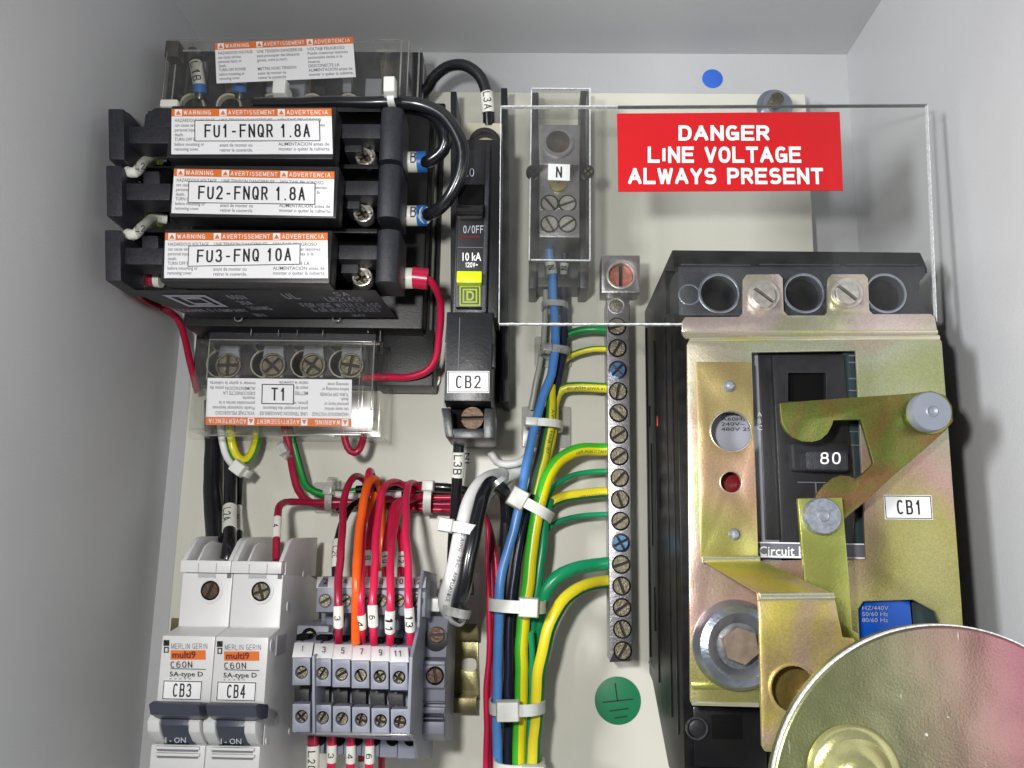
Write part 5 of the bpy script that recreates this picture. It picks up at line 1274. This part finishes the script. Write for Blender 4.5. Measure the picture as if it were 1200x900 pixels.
print_on(o, '12 AWG  75C  APPLIANCE', (547, 625), (528, 700), .5, M_INKG)
# blue / navy trunk
b = W('blue wire running down the trunk from the neutral block', [(643, 272, 22), (644, 300, 20), (648, 330, 18), (650, 370, 18), (651, 405, 20), (646, 440, 22), (634, 472, 24), (628, 496, 26), (618, 540, 28), (607, 595, 30), (599, 635, 30), (590, 668, 30), (586, 700, 30), (585, 740, 28), (583, 800, 26), (583, 860, 26), (584, 905, 26)], 11, M_WBLU, group=None)
sleeve(b, (645, 306), (647, 322), 'N', extra=1.25)
o = W('navy wire beside the blue one', [(662, 290, 16), (661, 330, 14), (661, 400, 14), (655, 440, 15), (644, 475, 16), (637, 510, 17), (626, 560, 18), (612, 620, 20), (604, 660, 20), (599, 700, 20), (597, 760, 20), (594, 905, 20)], 10, M_WNAVY); sleeve(o, (658, 306), (659, 320), 'N', extra=1.25)
W('grey wire left of the blue one below the neutral block', [(640, 300, 12), (640, 350, 10), (637, 400, 10), (630, 440, 10), (622, 480, 8)], 7, M_WGRY)
W('black wire right behind the blue and navy ones', [(640, 478, 12), (636, 520, 14), (622, 580, 15), (610, 640, 16), (602, 700, 18), (600, 780, 18), (600, 905, 18)], 9, M_WBLK)
# green yellow
y = W('printed yellow and green wire from the fifth screw of the earth bar', [(716, 455, 16), (700, 454, 16), (675, 453, 15), (658, 456, 14), (650, 470, 14), (648, 495, 15), (644, 520, 16), (637, 545, 17)], 11.5, M_GY3, group=G1)
print_on(y, '14 AWG MTW 10', (708, 454), (664, 454), .6, M_INK)
y = W('printed yellow wire running down beside the navy one', [(646, 452, 18), (645, 480, 20), (642, 510, 20), (635, 545, 20), (627, 580, 20)], 11, M_GY3, group=G3); print_on(y, 'AWG  HAR  07', (645, 480), (639, 535), .6, M_INK)
W('green wire from the second screw of the earth bar', [(716, 387, 14), (695, 386, 14), (672, 389, 12), (656, 398, 10), (650, 410, 8)], 9.5, M_WGRN, group=G1)
W('thin yellow green wire from the third screw of the earth bar', [(716, 409, 14), (695, 409, 14), (672, 415, 12), (658, 426, 10), (650, 440, 8)], 7, M_GY3, group=G1)
y = W('thick green and yellow wire from the eighth screw of the earth bar', [(716, 527, 16), (700, 527, 18), (678, 528, 22), (660, 536, 24), (646, 552, 26), (636, 575, 28), (629, 605, 28), (622, 650, 28), (616, 700, 28), (612, 760, 28), (610, 830, 28), (608, 905, 28)], 15.5, M_GY1, group=G1)
W('thin green wire from the ninth screw of the earth bar', [(716, 552, 14), (695, 553, 14), (672, 557, 15), (654, 566, 16), (642, 582, 18), (634, 610, 20), (630, 650, 22)], 6.5, M_GY5, group=G1)
W('plain yellow wire from the tenth screw of the earth bar', [(716, 577, 14), (700, 577, 15), (676, 579, 17), (656, 584, 18), (644, 592, 18), (634, 608, 16), (628, 640, 14)], 13, M_GY2, group=G1)
W('thin green wire from the eleventh screw of the earth bar', [(716, 603, 14), (700, 603, 14), (676, 605, 15), (655, 611, 16), (642, 622, 17), (635, 640, 18), (632, 670, 20), (628, 710, 20)], 6.5, M_WTEAL, group=G1)
W('green wire running down the trunk right of the green and yellow one', [(644, 585, 20), (638, 610, 22), (634, 650, 24), (628, 700, 24), (622, 745, 22), (617, 790, 20), (614, 850, 20), (612, 905, 20)], 12, M_WTEAL, group=G3)
W('thick green wire from the fourteenth screw of the earth bar', [(716, 660, 16), (700, 662, 18), (675, 666, 22), (655, 675, 24), (642, 690, 24), (634, 712, 22), (628, 750, 20), (626, 800, 18), (624, 850, 17), (623, 905, 17)], 16, M_WTEAL, group=G1)
W('thick yellow wire from the fifteenth screw of the earth bar, bending down the trunk', [(716, 681, 16), (700, 684, 22), (680, 690, 28), (662, 703, 32), (648, 724, 34), (638, 756, 34), (631, 790, 32), (627, 840, 30), (625, 905, 30)], 16, M_GY2, group=G1)
W('thin green wire with a yellow stripe low in the trunk', [(622, 740, 32), (624, 780, 30), (622, 830, 30), (619, 905, 30)], 7, M_GY5, group=G3)
for lab, q0, q1, s_ in (('thick green and yellow wire', (705, 527), (672, 530), .5), ('thick yellow wire from', (702, 684), (672, 696), .4), ('plain yellow wire', (706, 577), (676, 579), .5), ('thick green wire from', (704, 662), (668, 669), .4)):
    wo = [o for o in WP if o['label'].startswith(lab)][0]
    print_on(wo, 'AWG 12 MTW 600V' if s_ > .45 else '10 AWG VW-1 600V', q0, q1, s_, M_INKG)
# ties of the trunk
tie('narrow nylon tie below the neutral block behind the clear sheet', 650, 360, 2, 32, 7, 15, 8, None, m=M_CLEARN)
tie('nylon tie just below the sawn edge of the clear sheet', 650, 413, 4, 36, 9, 16, 8, -.5, (12, 11), M_CLEARN)
tie('nylon tie where the blue wire bends left', 638, 499, 3, 44, 9, 18, 11, -.7, (16, 11))
tie('big nylon tie slanting across the trunk', 622, 594, 28, 58, 12, 25, 12, -.58, (22, 24))
tie('nylon tie round the trunk beside the two thick green and yellow bends', 606, 709, 2, 68, 14, 27, 14, .40, (24, 23))
tie('nylon tie round the trunk left of the green earth sticker', 606, 826, -2, 66, 13, 27, 14, -.30, (28, 24))
tie('lowest nylon tie of the trunk at the bottom edge', 608, 895, 0, 60, 13, 27, 13, .55, (30, 14))
# adhesive tie mounts
for i, (x, y, s_, lab) in enumerate(((640, 500, 32, 'clear square tie mount under the tie where the blue wire bends'), (389, 583, 24, 'clear square tie mount behind the narrow tie of the cross bundle'), (503, 585, 26, 'clear square tie mount behind the right tie of the cross bundle'), (648, 412, 24, 'clear square tie mount just below the clear sheet'))):
    o = prism('tie_mount', [rr(x - s_, y - s_ * .8, x + s_, y + s_ * .8, 4)] if False else rr(x - s_ * .9, y - s_ * .75, x + s_ * .9, y + s_ * .75, 3), 3, .1, M_CLEARN, None, .4); o["label"] = lab; o["category"] = 'tie mount'
tie('small white nylon tie head above the top fuse block', 333, 112, 0, 16, 10, 60, 5, 0, (17, 21))
tie('white nylon tie holding the black cable at the corner of the top fuse block', 459, 112, 88, 26, 8, 78, 4, -.3, (22, 15))
# leads inside the top cover
for x, y0, y1, tx, lab in ((232, 72, 107, 'L1B', 'black lead with an L1B sleeve inside the top clear cover'), (279, 82, 107, 'L1B', 'black lead with a sleeve below the warning label of the top cover')):
    o = W(lab, [(x - 6, 60, 34), (x - 2, 75, 38), (x + 2, 100, 38), (x + 2, 116, 36)], 12, M_WBLK, 'lead')
    sleeve(o, (x - 2, 76), (x, 98), tx, extra=1.25, size=.7); sleeve(o, (x + 2, 98), (x + 2, 108), '', M_BLUEP, extra=1.33, name='colour_band')
